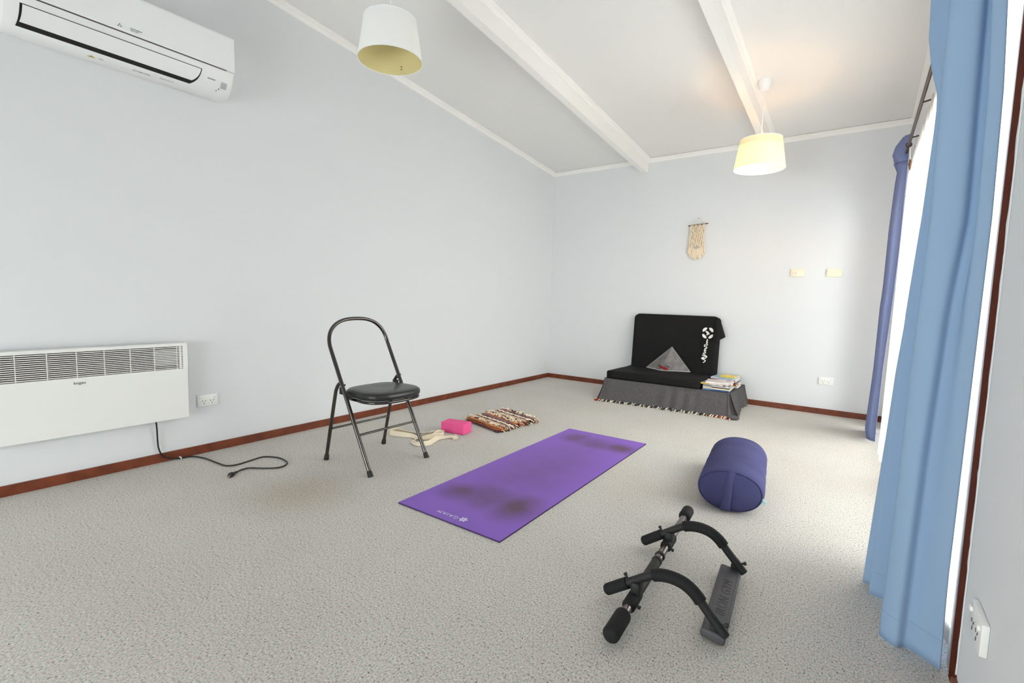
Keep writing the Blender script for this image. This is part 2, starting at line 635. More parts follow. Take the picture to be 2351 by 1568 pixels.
def nz(p, s, seed=0.0):
    return noise.noise(Vector(p) * s + Vector((seed, seed * 1.7, -seed)))


# ------------------------------------------------------------------ the room
W = 3.5
struct('floor', G().span((-0.12, W + 0.12), (REAR - 0.12, 0.12), (-0.08, 0.0)), M['carpet'], 'grey flecked loop pile carpet covering the whole floor', 'floor')


def yz_prism(poly, x0, x1):
    return G().sweep([(x0, y, z) for y, z in poly], [(x1, y, z) for y, z in poly])


full = lambda y0, y1, z0: [(y0, z0), (y1, z0), (y1, ceil_z(y1)), (y0, ceil_z(y0))]
struct('wall_left', yz_prism(full(REAR, 0.0, 0.0), -0.12, 0.0), M['wall'], 'long pale grey wall carrying the air conditioner and heater', 'wall')
struct('wall_back', G().span((-0.12, W + 0.12), (0, 0.12), (-0.0, 2.70)), M['wall'], 'pale grey end wall behind the black floor sofa', 'wall')
DY0, DY1, DZ = -3.57, -0.30, 2.06
g = yz_prism(full(REAR, DY0, 0.0), W, W + 0.12)
g2 = yz_prism(full(DY1, 0.0, 0.0), W, W + 0.12)
g3 = yz_prism(full(DY0, DY1, DZ), W, W + 0.12)
for q in (g2, g3):
    g.add(q.v, q.f)
struct('wall_right', g, M['wall'], 'pale grey window side wall with the wide glazed opening', 'wall')
g = G()
g.span((-0.12, 0.5), (REAR - 0.12, REAR), (0, 3.35))
g.span((3.1, W + 0.12), (REAR - 0.12, REAR), (0, 3.35))
g.span((0.5, 3.1), (REAR - 0.12, REAR), (0, 0.06))
g.span((0.5, 3.1), (REAR - 0.12, REAR), (1.28, 3.35))
struct('wall_rear', g, M['wall'], 'wall behind the camera with an opening added for fill light', 'wall')
a = [(-0.12, 0.12, ceil_z(0.12)), (W + 0.12, 0.12, ceil_z(0.12)), (W + 0.12, 0.12, ceil_z(0.12) + 0.1), (-0.12, 0.12, ceil_z(0.12) + 0.1)]
y1 = REAR - 0.12
b = [(-0.12, y1, ceil_z(y1)), (W + 0.12, y1, ceil_z(y1)), (W + 0.12, y1, ceil_z(y1) + 0.1), (-0.12, y1, ceil_z(y1) + 0.1)]
struct('ceiling', G().sweep(a, b), M['ceil'], 'pale ceiling sloping down towards the end wall', 'ceiling')


def along_y(x_z, y0, y1):
    """outline given as (x, z relative to the ceiling) run between y0 and y1 under the sloping ceiling"""
    return G().sweep([(x, y0, ceil_z(y0) + z) for x, z in x_z], [(x, y1, ceil_z(y1) + z) for x, z in x_z])


C = 0.040
cove = [(0, -C), (0.006, -C), (C * 0.45, -C * 0.52), (C, -0.006), (C, 0), (0, 0)]
nt_ = 1
for (lab, x_z) in (('white cornice along the top of the heater wall', cove), ('white cornice along the top of the curtain wall', [(W - x, z) for x, z in cove])):
    struct('trim_%d' % nt_, along_y(x_z, REAR, 0.0), M['trimw'], lab, 'cornice')
    nt_ += 1
B1, B2 = (1.153, 1.214), (2.387, 2.447)
for (x0, x1, lab) in ((0.0, B1[0], 'white cornice on the end wall between heater wall and first beam'), (B1[1], B2[0], 'white cornice on the end wall between the two beams'),
                      (B2[1], W, 'white cornice on the end wall between second beam and curtains')):
    pr = [(-d, CEIL0 + z) for d, z in cove]
    struct('trim_%d' % nt_, G().sweep([(x0, y, z) for y, z in pr], [(x1, y, z) for y, z in pr]), M['trimw'], lab, 'cornice')
    nt_ += 1
for (bx, lab) in ((B1, 'white painted ceiling beam nearer the heater wall'), (B2, 'white painted ceiling beam beside the lit pendant lamp')):
    x0, x1 = bx
    g = along_y([(x0, -0.15), (x1, -0.15), (x1, 0), (x0, 0)], REAR, -0.0005)
    c = 0.034
    for (xx, s) in ((x1, 1), (x0, -1)):
        q = along_y([(xx, -c), (xx + s * 0.005, -c), (xx + s * c * .45, -c * .52), (xx + s * c, -0.005), (xx + s * c, 0), (xx, 0)], REAR, -0.0005)
        g.add(q.v, q.f)
    q = along_y([(x0 - 0.0, -0.15), (x0 + 0.008, -0.153), (x0 + 0.008, -0.15)], REAR, -0.0005)
    struct('trim_%d' % nt_, g, M['trimw'], lab, 'beam')
    nt_ += 1
BH = 0.052
struct('baseboard_left', G().span((0, 0.012), (REAR, -0.012), (0, BH)), M['brown'], 'brown timber skirting below the heater wall', 'skirting')
struct('baseboard_back', G().span((0, W), (-0.012, 0), (0, BH)), M['brown'], 'brown timber skirting below the end wall', 'skirting')
struct('baseboard_right', G().span((W - 0.012, W), (REAR, DY0 - 0.087), (0, BH)), M['brown'], 'brown timber skirting beside the curtained door frame', 'skirting')

# glazed sliding door behind the curtains
d = thing('door_1', 'glazed sliding door in a brown timber frame behind the curtains', 'door', (W, -1.93, 0), kind='structure')
g = G()
g.span((W - 0.003, W + 0.0), (DY0 - 0.085, DY0), (0, DZ + 0.085), 0.001)
g.span((W - 0.003, W + 0.0), (DY1, DY1 + 0.085), (0, DZ + 0.085), 0.001)
g.span((W - 0.003, W + 0.0), (DY0, DY1), (DZ, DZ + 0.085), 0.001)
g.span((W, W + 0.12), (DY0, DY0 + 0.022), (0, DZ))
g.span((W, W + 0.12), (DY1 - 0.022, DY1), (0, DZ))
g.span((W, W + 0.12), (DY0, DY1), (DZ - 0.022, DZ))
part('door_frame', g, M['framebrown'], d, smooth=False)
g = G()
rnd = random.Random(21)
zz, prev = 0.06, 0.004
while zz < 2.1:
    h = rnd.uniform(0.012, 0.045)
    w = max(0.0005, prev * 0.4 + rnd.uniform(0.0, 0.011) * (1.0 if rnd.random() < 0.55 else 0.25))
    y_ = DY0 - 0.0855
    g.sweep([(W - 0.0036, y_, zz), (W - 0.0036, y_ + prev, zz), (W - 0.0036, y_ + w, zz + h), (W - 0.0036, y_, zz + h)],
            [(W - 0.0005, y_, zz), (W - 0.0005, y_ + prev, zz), (W - 0.0005, y_ + w, zz + h), (W - 0.0005, y_, zz + h)])
    zz += h
    prev = w
part('paint_edge', g, M['wall'], d, smooth=False)
g = G().span((W + 0.02, W + 0.11), (DY0 + 0.022, DY1 - 0.022), (0, 0.03), 0.003)
part('track', g, M['alu'], d, smooth=False)
ym = (DY0 + DY1) / 2
for (y0, y1, xx) in ((DY0 + 0.022, ym + 0.03, W + 0.05), (ym - 0.03, DY1 - 0.022, W + 0.085)):
    g = G()
    z0, z1, t = 0.03, DZ - 0.022, 0.045
    g.span((xx - 0.015, xx + 0.015), (y0, y0 + t), (z0, z1))
    g.span((xx - 0.015, xx + 0.015), (y1 - t, y1), (z0, z1))
    g.span((xx - 0.015, xx + 0.015), (y0 + t, y1 - t), (z0, z0 + t))
    g.span((xx - 0.015, xx + 0.015), (y0 + t, y1 - t), (z1 - t, z1))
    s = part('sash', g, M['alu'], d, smooth=False)
    part('pane', G().span((xx - 0.003, xx + 0.003), (y0 + t, y1 - t), (z0 + t, z1 - t)), M['glass'], s, smooth=False)
# unseen window, added to light the room from behind the camera
d = thing('added_window_1', 'white framed window added behind the camera for front fill light', 'window', (1.8, REAR, 0.06), kind='structure')
g = G()
for (x0, x1, z0, z1) in ((0.5, 0.54, 0.06, 1.28), (3.06, 3.1, 0.06, 1.28), (0.54, 3.06, 0.06, 0.10), (0.54, 3.06, 1.24, 1.28), (1.78, 1.82, 0.10, 1.24)):
    g.span((x0, x1), (REAR - 0.08, REAR - 0.02), (z0, z1))
part('window_frame', g, M['trimw'], d, smooth=False)
part('pane', G().span((0.54, 3.06), (REAR - 0.053, REAR - 0.047), (0.10, 1.24)), M['glass'], d, smooth=False)
struct('ground', G().span((W + 0.12, W + 9), (-12, 6), (-0.2, -0.06)), M['ground'], 'unseen pale slab added outside the glazed door to bounce daylight', 'ground')  # unseen ground slab, added to bounce daylight indoors


# ------------------------------------------------------------------ air conditioner
ac = thing('air_conditioner', 'white split system air conditioner mounted high on the wall', 'air conditioner', (0, -4.37, 2.13))
Y0, Y1 = -4.835, -3.905
prof = [(0.0, 2.137), (0.02, 2.127), (0.06, 2.119), (0.10, 2.117), (0.13, 2.121), (0.15, 2.131), (0.168, 2.148), (0.188, 2.178), (0.203, 2.208), (0.212, 2.238), (0.213, 2.245)]
bodyp = prof + [(0.205, 2.249), (0.205, 2.425), (0.19, 2.443), (0.0, 2.447)]
g = G()
ends = []
ny = 5
ys = [Y0, Y0 + 0.006, Y0 + 0.02, Y1 - 0.02, Y1 - 0.006, Y1]
shr = [0.90, 0.965, 1.0, 1.0, 0.965, 0.90]
cx_, cz_ = 0.0, 2.29
rings = []
for y, s in zip(ys, shr):
    rings.append([(cx_ + (x - cx_) * (1 - (1 - s) * 0.45), y, cz_ + (z - cz_) * (1 - (1 - s) * 0.45)) for x, z in bodyp])
n = len(bodyp)
vv = [p for r in rings for p in r]
ff = []
for j in range(len(rings) - 1):
    for i in range(n):
        ff.append([j * n + i, j * n + (i + 1) % n, (j + 1) * n + (i + 1) % n, (j + 1) * n + i])
ff.append(list(range(n)))
ff.append([(len(rings) - 1) * n + i for i in reversed(range(n))])
g.add(vv, ff)
part('housing', g, M['ac'], ac, sharp=30)
g = G()
fp = [(0.207, 2.251), (0.217, 2.251), (0.2205, 2.256), (0.217, 2.427), (0.213, 2.437), (0.203, 2.439)]
g.sweep([(x, Y0 + 0.002, z) for x, z in fp], [(x, Y1 - 0.002, z) for x, z in fp])
part('front_panel', g, M['acpanel'], ac, smooth=False)
g = G().span((0.2045, 0.2135), (Y0 + 0.02, Y1 - 0.045), (2.2455, 2.2515))
part('panel_seam', g, M['seam'], ac, smooth=False)


def ac_pt(t, off=0.0):
    """point on the curved lower front, t = 0 at the seam .. 1 at the slot, pushed out by off"""
    pts = [(0.2125, 2.243), (0.2075, 2.222), (0.2, 2.203), (0.188, 2.178), (0.176, 2.159), (0.163, 2.143), (0.150, 2.131), (0.13, 2.121), (0.10, 2.117)]
    k = t * (len(pts) - 1)
    i = min(int(k), len(pts) - 2)
    f = k - i
    x = pts[i][0] + (pts[i + 1][0] - pts[i][0]) * f
    z = pts[i][1] + (pts[i + 1][1] - pts[i][1]) * f
    dx, dz = pts[i + 1][0] - pts[i][0], pts[i + 1][1] - pts[i][1]
    L = math.hypot(dx, dz)
    return x - dz / L * off, z + dx / L * off


def ac_patch(y0, y1, t0, t1, off, mi=0, g=None, n=8, skew=0.0):
    g = g or G()

    def fn(u, v):
        t = t0 + (t1 - t0) * v
        x, z = ac_pt(t, off)
        e = skew * v * v
        return (x, y0 + (y1 - y0 - e) * u + (-e * 0.22 * (1 - u)), z)
    return g.grid(fn, 12, n, mi)


part('air_outlet', ac_patch(-4.780, -4.072, 0.17, 0.735, 0.0012, skew=0.045), M['dark'], ac)
fl = ac_patch(-4.772, -4.078, 0.19, 0.575, 0.006, skew=0.035)
part('flap', fl, M['ac'], ac, label='white air flap')
# lettering and small marks
def ac_T(y, t, off):
    x, z = ac_pt(t, off)
    x2, z2 = ac_pt(min(t + 0.03, 1), off)
    up = Vector((x - x2, 0, z - z2)).normalized()
    right = Vector((0, 1, 0))
    nr = right.cross(up)
    R = Matrix((right, up, nr)).transposed().to_4x4()
    return Matrix.Translation((x, y, z)) @ R


g = G()
T = Matrix.Translation((0.2213, -4.395, 2.272)) @ Matrix(((0, 0, 1), (1, 0, 0), (0, 1, 0))).to_4x4()
for (cx, cy) in ((-0.042, 0.0048), (-0.0475, -0.0036), (-0.0365, -0.0036)):
    g.prism([(cx, cy + 0.0052), (cx + 0.004, cy), (cx, cy - 0.0048), (cx - 0.004, cy)], 0.0006, T)
part('maker_emblem', g, M['greyprint'], ac, smooth=False)
g = G()
g.text('MITSUBISHI', 0.0095, T @ Matrix.Translation((0.0, 0.004, 0)), align='LEFT').move(lambda p: p)
g.text('ELECTRIC', 0.0075, T @ Matrix.Translation((0.0, -0.005, 0)), align='LEFT')
part('maker_lettering', g, M['greyprint'], ac, smooth=False)
part('sensor_window', ac_patch(-3.968, -3.938, 0.34, 0.53, 0.0012), M['sensor'], ac)
part('status_print', ac_patch(-4.04, -4.0, 0.335, 0.365, 0.0012), M['greyprint'], ac)
for t, y in ((0.55, -3.975), (0.63, -3.985)):
    part('indicator_light', ac_patch(y - 0.002, y + 0.002, t, t + 0.05, 0.0012), M['darkprint'], ac)
g = G().prism([(-0.016, -0.008), (0.016, -0.008), (0.0, 0.009)], 0.0006, ac_T(-4.525, 0.93, 0.0008))
part('warning_label', g, M['yellow'], ac, smooth=False)
part('feature_lettering', G().text('INVERTER', 0.017, ac_T(-4.325, 0.93, 0.0008), shear=0.2), M['greyprint'], ac, smooth=False)
part('feature_lettering', G().text('ECONAVI', 0.014, ac_T(-4.215, 0.90, 0.0008)), M['greyprint'], ac, smooth=False)
part('caution_lettering', G().text('OK', 0.012, ac_T(-4.488, 0.93, 0.0008)), M['greyprint'], ac, smooth=False)

# ------------------------------------------------------------------ wall heater
ht = thing('wall_heater', 'white electric panel heater fixed low on the wall', 'heater', (0, -4.57, 0.26))
HY0, HY1, HZ0, HZ1, HX = -5.02, -4.147, 0.258, 0.696, 0.084
g = G()
gz0, gz1, gy0, gy1 = 0.549, 0.678, -5.0, -4.170
# the front as a frame around the grille opening
g.span((0.03, HX), (HY0, HY1), (HZ0, gz0), 0.003)
g.span((0.03, HX), (HY0, HY1), (gz1, HZ1), 0.003)
g.span((0.03, HX), (HY0, gy0), (gz0 - 0.004, gz1 + 0.004), 0.0)
g.span((0.03, HX), (gy1, HY1), (gz0 - 0.004, gz1 + 0.004), 0.0)
part('casing', g, M['heater'], ht, smooth=False)
part('grille_recess', G().span((0.03, 0.05), (gy0, gy1), (gz0, gz1)), M['hollow'], ht, smooth=False)
g = G()
ns = 13
for i in range(ns):
    z = gz0 + 0.006 + (gz1 - gz0 - 0.012) * i / (ns - 1)
    g.box((HX - 0.006, (gy0 + gy1) / 2, z), (0.009, gy1 - gy0, 0.0046), 0)
for k in range(9):
    y = -4.199 - 0.1087 * k
    if y > gy0:
        g.span((HX - 0.004, HX - 0.001), (y - 0.0016, y + 0.0016), (gz0, gz1))
g.span((HX - 0.014, HX - 0.0012), (-4.186, -4.177), (gz0, gz1))
part('grille_slats', g, M['slat'], ht, smooth=False)
g = G().span((0.05, 0.062), (-4.305, -4.19), (0.575, 0.66), 0.002)
part('control_panel', g, M['sensor'], ht, smooth=False)
for y in (-4.9, -4.27):
    part('wall_bracket', G().span((0.0, 0.032), (y - 0.03, y + 0.03), (0.3, 0.64)), M['slat'], ht, smooth=False)
T = Matrix.Translation((HX + 0.0006, -4.627, 0.5215)) @ Matrix(((0, 0, 1), (1, 0, 0), (0, 1, 0))).to_4x4()
part('maker_lettering', G().text('kogan', 0.0195, T, space=1.02), M['darkprint'], ht, smooth=False)
pts = [(0.045, -4.303, 0.27), (0.04, -4.298, 0.235), (0.026, -4.292, 0.19), (0.019, -4.289, 0.13), (0.0195, -4.285, 0.085), (0.022, -4.27, 0.045), (0.026, -4.24, 0.02),
       (0.030, -4.20, 0.008), (0.035, -4.165, 0.006), (0.05, -4.125, 0.006), (0.136, -4.094, 0.006), (0.28, -4.082, 0.006), (0.361, -4.07, 0.006), (0.389, -4.021, 0.006), (0.373, -3.927, 0.006),
       (0.37, -3.86, 0.006), (0.453, -3.814, 0.006), (0.554, -3.82, 0.006), (0.604, -3.856, 0.006), (0.607, -3.909, 0.006), (0.55, -3.966, 0.006), (0.493, -4.009, 0.006), (0.492, -4.05, 0.006), (0.512, -4.08, 0.008)]
cord = part('power_cord', G().tube(cr(pts, 7), 0.0042, 8), M['cable'], ht, label='black power cord trailing onto the carpet')
g = G()
P0, P1 = Vector((0.512, -4.08, 0.009)), Vector((0.552, -4.135, 0.014))
dr = (P1 - P0).normalized()
g.rod(P0, P1, [(0, 0.0048), (0.022, 0.0075), (0.04, 0.0085), (0.046, 0.0125), (0.052, 0.0135), (0.066, 0.0135), (0.068, 0.012)], 14)
side = Vector((-dr.y, dr.x, 0))
plug = part('plug', g, M['rubber'], cord)
E0 = P0 + dr * 0.068
for s, an in ((-1, 0.4), (1, -0.4)):
    c = E0 + side * (0.0058 * s) + dr * 0.009
    T = Matrix.Translation(c) @ Matrix.Rotation(math.atan2(dr.y, dr.x), 4, 'Z') @ Matrix.Rotation(an, 4, 'X')
    part('pin', G().box((0, 0, 0), (0.019, 0.0064, 0.0018), 0, T=T), M['brass'], plug, smooth=False)
part('pin', G().box((0, 0, 0), (0.019, 0.0018, 0.0064), 0, T=Matrix.Translation(E0 + dr * 0.009 + Vector((0, 0, -0.006))) @ Matrix.Rotation(math.atan2(dr.y, dr.x), 4, 'Z')), M['brass'], plug, smooth=False)
part('cord_white_block', G().span((0.012, 0.038), (-4.184, -4.178), (0.003, 0.014), 0.001), M['plastic'], cord, smooth=False)  # small white block beside the cord at the skirting


# ------------------------------------------------------------------ sockets and wall plates
def plate_T(c, nrm):
    """plate local x = along the wall, y = up, z = out of the wall"""
    nrm = Vector(nrm)
    up = Vector((0, 0, 1))
    right = up.cross(nrm)
    return Matrix.Translation(c) @ Matrix((right, up, nrm)).transposed().to_4x4()


def outlet(c, nrm, label, w=0.116, h=0.072, t=0.011):
    r = thing('power_outlet', label, 'power outlet', c, 0, 'double power outlets')
    T = plate_T(c, nrm)
    part('faceplate', G().box((0, 0, t / 2), (w, h, t), 0.003, 2, T=T), M['plastic'], r, sharp=30)
    for sx in (-1, 1):
        part('switch', G().box((sx * 0.041, 0.021, t + 0.002), (0.017, 0.012, 0.007), 0.003, 2, T=T), M['plastic'], r)
    for sx in (-1, 1):
        g = G()
        for (dx, dy, an) in ((-0.0085, 0.005, 0.52), (0.0085, 0.005, -0.52), (0, -0.010, 0.0)):
            g.box((0, 0, 0), (0.0026, 0.0085, 0.002), 0, T=T @ Matrix.Translation((sx * 0.022 + dx, -0.006 + dy, t + 0.0002)) @ Matrix.Rotation(an, 4, 'Z'))
        part('socket', g, M['seam'], r, smooth=False)
    return r


outlet((0, -4.017, 0.326), (1, 0, 0), 'white double power outlet beside the wall heater')
outlet((3.022, 0, 0.314), (0, -1, 0), 'white double power outlet low on the end wall')
outlet((W, -3.852, 0.300), (-1, 0, 0), 'white double power outlet close beside the curtained door frame', t=0.014)
r = thing('wall_switch', 'cream wall plate with a small centre knob on the end wall', 'wall plate', (2.724, 0, 1.313))
T = plate_T((2.724, 0, 1.313), (0, -1, 0))
M['cream'] = mat('cream_plastic', (236, 226, 204), rough=0.4)
part('faceplate', G().box((0, 0, 0.005), (0.116, 0.073, 0.010), 0.003, 2, T=T), M['cream'], r)
part('knob', G().lathe([(0.0085, 0.009), (0.0085, 0.015), (0.007, 0.018)], 20, 0, T), M['plastic'], r)
r = thing('wall_plate', 'plain cream blank wall plate nearer the curtains on the end wall', 'wall plate', (3.016, 0, 1.31))
T = plate_T((3.016, 0, 1.31), (0, -1, 0))
part('faceplate', G().box((0, 0, 0.006), (0.120, 0.075, 0.012), 0.003, 2, T=T), M['cream'], r)
for sx in (-1, 1):
    part('screw_cap', G().lathe([(0.003, 0.0118), (0.0028, 0.0126)], 10, 0, T @ Matrix.Translation((sx * 0.042, 0, 0))), M['cream'], r)

# ------------------------------------------------------------------ macrame hanging
mc = thing('macrame_hanging', 'small cream macrame wall hanging on a wooden dowel', 'wall hanging', (1.79, 0, 1.45))
part('dowel', G().tube([(1.690, -0.018, 1.815), (1.892, -0.018, 1.829)], 0.0055, 10), M['dowel'], mc)
part('hanging_cord', G().tube([(1.712, -0.018, 1.818), (1.794, -0.008, 1.888), (1.872, -0.018, 1.829)], 0.002, 6), M['rope'], mc)
part('nail', G().rod((1.794, 0.0, 1.890), (1.794, -0.014, 1.890), [(0, 0.002), (0.011, 0.002), (0.0115, 0.004), (0.014, 0.004)], 8), M['seam'], mc)
g = G()
rnd = random.Random(5)
nst = 22
for i in range(nst):
    x = 1.716 + 0.140 * i / (nst - 1)
    c = abs(i - (nst - 1) / 2) / ((nst - 1) / 2)
    low = 1.575 - 0.02 * c + (0.05 * (1 - c) if i % 2 else 0.02)
    pts = []
    for k in range(9):
        t = k / 8
        pts.append((x + 0.0045 * math.sin(t * 9 + i * 2.1) + (x - 1.786) * 0.10 * t, -0.019 - 0.004 * (i % 2) - 0.003 * math.sin(t * 12 + i), 1.822 + (x - 1.786) * 0.07 - (1.822 - low) * t))
    g.tube(pts, 0.0047, 6)
# V shaped knot rows
for (zz, dz) in ((1.765, 0.035), (1.715, 0.045), (1.665, 0.05)):
    for s in (-1, 1):
        g.tube([(1.786 + s * 0.068, -0.026, zz + 0.012), (1.786 + s * 0.034, -0.029, zz - dz * 0.45), (1.786, -0.03, zz - dz)], 0.0042, 6)
part('knotted_panel', g, M['rope'], mc)
g = G()
for i in range(30):
    u = i / 29
    x0 = 1.713 + 0.146 * u
    c = abs(u - 0.5) * 2
    z0 = 1.60 - 0.03 * (1 - c)
    z1 = 1.535 - 0.085 * (1 - c) ** 0.7 + rnd.uniform(-0.012, 0.012) + (0.03 if 0.12 < c < 0.3 else 0)
    pts = [(x0, -0.019 - rnd.random() * 0.006, z0), (x0 + (u - 0.5) * 0.018 + rnd.uniform(-.004, .004), -0.022, (z0 + z1) / 2), (x0 + (u - 0.5) * 0.03 + rnd.uniform(-.006, .006), -0.02, z1)]
    g.tube(pts, [0.004, 0.005, 0.0062], 6)
part('fringe', g, M['rope'], mc)
for p in ((1.755, -0.028, 1.818), (1.786, -0.03, 1.822), (1.825, -0.028, 1.822)):
    part('bead', G().lathe([(0.0, -0.006), (0.005, -0.004), (0.0062, 0), (0.005, 0.004), (0.0, 0.006)], 10, 0, Matrix.Translation(p), cap=(False, False)), M['bead'], mc)


# ------------------------------------------------------------------ pendant lamps
def pendant(x, y, zb, label, lit):
    cz = ceil_z(y)
    r = thing('pendant_lamp', label, 'lamp', (x, y, cz))
    RB, RT, H = 0.178, 0.145, 0.217
    zt = zb + H
    T = Matrix.Translation((x, y, 0))
    g = G().lathe([(0.047, cz + 0.004), (0.047, cz - 0.006), (0.040, cz - 0.05), (0.030, cz - 0.066), (0.008, cz - 0.074)], 28, 0, T)
    part('canopy', g, M['lampwhite'], r)
    part('cord', G().tube([(x, y, cz - 0.07), (x, y, zt - 0.03)], 0.0035, 8), M['lampwhite'], r)
    w = 0.0016
    g = G().lathe([(RB, zb), (RT, zt), (RT - w, zt), (RB - w, zb)], 72, 0, T, cap=(False, False))
    # close the ring
    n = 72
    g.f += [[k, (k + 1) % n, 3 * n + (k + 1) % n, 3 * n + k] for k in range(n)]
    g.mi += [0] * n
    g.mi = [1 if 2 * n <= i < 3 * n else 0 for i in range(len(g.f))]
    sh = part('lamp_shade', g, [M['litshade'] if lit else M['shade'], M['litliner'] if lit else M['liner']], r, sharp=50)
    hg = G().lathe([(RT + 0.0075 - w, zt - 0.050), (RT + 0.0012 - w, zt - 0.012)], 64, 0, T, cap=(False, False))
    part('liner_band', hg, M['litliner'] if lit else M['hoop'], sh)
    # overlapping seam of the shade
    g = G()
    a0 = math.radians(-40 if lit else 200)
    e = 0.0012
    f4 = []
    for aa in (a0, a0 + 0.06):
        f4.append((x + (RB + e) * math.cos(aa), y + (RB + e) * math.sin(aa), zb))
        f4.append((x + (RT + e) * math.cos(aa), y + (RT + e) * math.sin(aa), zt))
    g.add(f4, [[0, 1, 3, 2]])
    part('shade_seam', g, M['litshade'] if lit else M['shade'], sh, smooth=False)
    for (rr, zz) in ((RB, zb), (RT, zt)):
        part('shade_rim', G().tube([(x + rr * math.cos(2 * PI * k / 64), y + rr * math.sin(2 * PI * k / 64), zz) for k in range(64)], 0.0022, 6, closed=True), M['lampwhite'], sh)
    g = G()
    for k in range(3):
        an = 2 * PI * k / 3 + 0.4
        g.tube([(x + 0.02 * math.cos(an), y + 0.02 * math.sin(an), zt - 0.035), (x + (RT - 0.002) * math.cos(an), y + (RT - 0.002) * math.sin(an), zt - 0.004)], 0.0018, 6)
    g.lathe([(0.021, zt - 0.04), (0.024, zt - 0.038), (0.024, zt - 0.034), (0.021, zt - 0.032)], 20, 0, T)
    part('shade_spider', g, M['lampwhite'], r)
    part('lamp_holder', G().lathe([(0.012, zt - 0.015), (0.02, zt - 0.03), (0.02, zt - (0.115 if lit else 0.05)), (0.017, zt - (0.125 if lit else 0.06))], 20, 0, T), M['lampwhite'], r)
    bz = zt - (0.125 if lit else 0.06)
    pr = [(0.013, bz), (0.015, bz - 0.012), (0.021, bz - 0.034), (0.0225, bz - 0.044), (0.020, bz - 0.058), (0.011, bz - 0.066), (0.002, bz - 0.068)]
    part('bulb', G().lathe(pr, 24, 0, T), M['bulb'] if lit else M['bulboff'], r)
    if not lit:
        for (dx, dy, dz) in ((-0.079, 0.148, 0.030), (-0.077, 0.146, 0.044)):
            T2 = Matrix.Translation((x + dx, y + dy, zb + dz)) @ Vector((-0.47, 0.88, 0)).to_track_quat('Z', 'Y').to_matrix().to_4x4()
            part('liner_rivet', G().lathe([(0.0022, -0.004), (0.0022, 0.004)], 8, 0, T2), M['bead'], sh)
    return r


pendant(0.974, -3.407, 2.322, 'unlit white drum pendant lamp hanging in front of the heater wall', False)
pendant(2.527, -1.150, 2.034, 'lit warm glowing pendant lamp hanging beside a ceiling beam', True)

# ------------------------------------------------------------------ folding chair
ch = thing('folding_chair', 'black and chrome metal folding chair with round hoop back', 'chair', (0.9, -3.435, 0))
YN, YF = -3.650, -3.228


def lean(z):
    return 1.115 - z * 0.5403


pts = []
for k in range(7):
    z = 0.012 + (0.68 - 0.012) * k / 6
    pts.append((lean(z), YN, z))
N = 28
for k in range(1, N):
    a = PI * k / N
    cc, ss = math.cos(a), math.sin(a)
    yc, hw = (YN + YF) / 2, (YF - YN) / 2
    yy = yc - hw * math.copysign(abs(cc) ** 0.80, cc)
    zz = 0.68 + 0.172 * abs(ss) ** 0.80
    pts.append((lean(zz) + 0.042 * (max(0, zz - 0.68) / 0.172) ** 1.6, yy, zz))
for k in range(7):
    z = 0.68 - (0.68 - 0.012) * k / 6
    pts.append((lean(z), YF, z))
hoop = part('hoop_frame', G().tube(cr(pts, 3), 0.0112, 14), M['chrome'], ch, label='chrome tube forming the hoop back and two legs')
for y in (YN, YF):
    g = G().rod((lean(0.0), y, 0.0), (lean(0.045), y, 0.045), [(0, 0.0135), (0.003, 0.0155), (0.03, 0.0145), (0.036, 0.0115)], 14)
    part('rubber_foot', g, M['rubber'], hoop)
for (y, x0) in ((-3.641, 0.680), (-3.215, 0.687)):
    pts = [(x0, y, 0.012), (x0 + 0.047, y, 0.21), (x0 + 0.094, y, 0.405), (x0 + 0.107, y, 0.445), (x0 + 0.128, y, 0.476), (x0 + 0.158, y, 0.492)]
    lg = part('leg', G().tube(cr(pts, 6), 0.0105, 12), M['chrome'], ch)
    g = G().rod((x0 - 0.002, y, 0.0), (x0 + 0.008, y, 0.045), [(0, 0.0135), (0.003, 0.0155), (0.03, 0.014), (0.036, 0.011)], 14)
    part('rubber_foot', g, M['rubber'], lg)
for (y, s) in ((YN + 0.014, 1), (YF - 0.014, -1)):
    g = G().span((0.81, 0.862), (y - 0.002, y + 0.002), (0.42, 0.462), 0.0015)
    g.lathe([(0.006, -0.006), (0.006, 0.006)], 10, 0, Matrix.Translation((0.855, y, 0.478)) @ Matrix.Rotation(PI / 2, 4, 'X'))
    part('hinge_bracket', g, M['steel'], ch)


def seat_outline(u, sx=1.0, sy=1.0):
    a = 2 * PI * u
    cc, ss = math.cos(a), math.sin(a)
    ex = 2 / (3.0 if cc > 0 else 4.2)
    x = 0.968 + 0.178 * sx * math.copysign(abs(cc) ** ex, cc)
    wy = 0.190 + (0.008 if cc > 0 else 0.0)
    y = -3.441 + wy * sy * math.copysign(abs(ss) ** (2 / 3.0), ss)
    return x, y


g = G()


def seat_fn(u, v):
    # v: 0 bottom centre .. 1 top centre
    prof = [(0.02, 0.408), (0.9, 0.408), (0.965, 0.411), (0.995, 0.42), (1.0, 0.432), (0.985, 0.443), (0.93, 0.4515), (0.8, 0.456), (0.5, 0.4575), (0.02, 0.455)]
    k = v * (len(prof) - 1)
    i = min(int(k), len(prof) - 2)
    s = prof[i][0] + (prof[i + 1][0] - prof[i][0]) * (k - i)
    z = prof[i][1] + (prof[i + 1][1] - prof[i][1]) * (k - i)
    x, y = seat_outline(u, s, s)
    return (x, y, z)


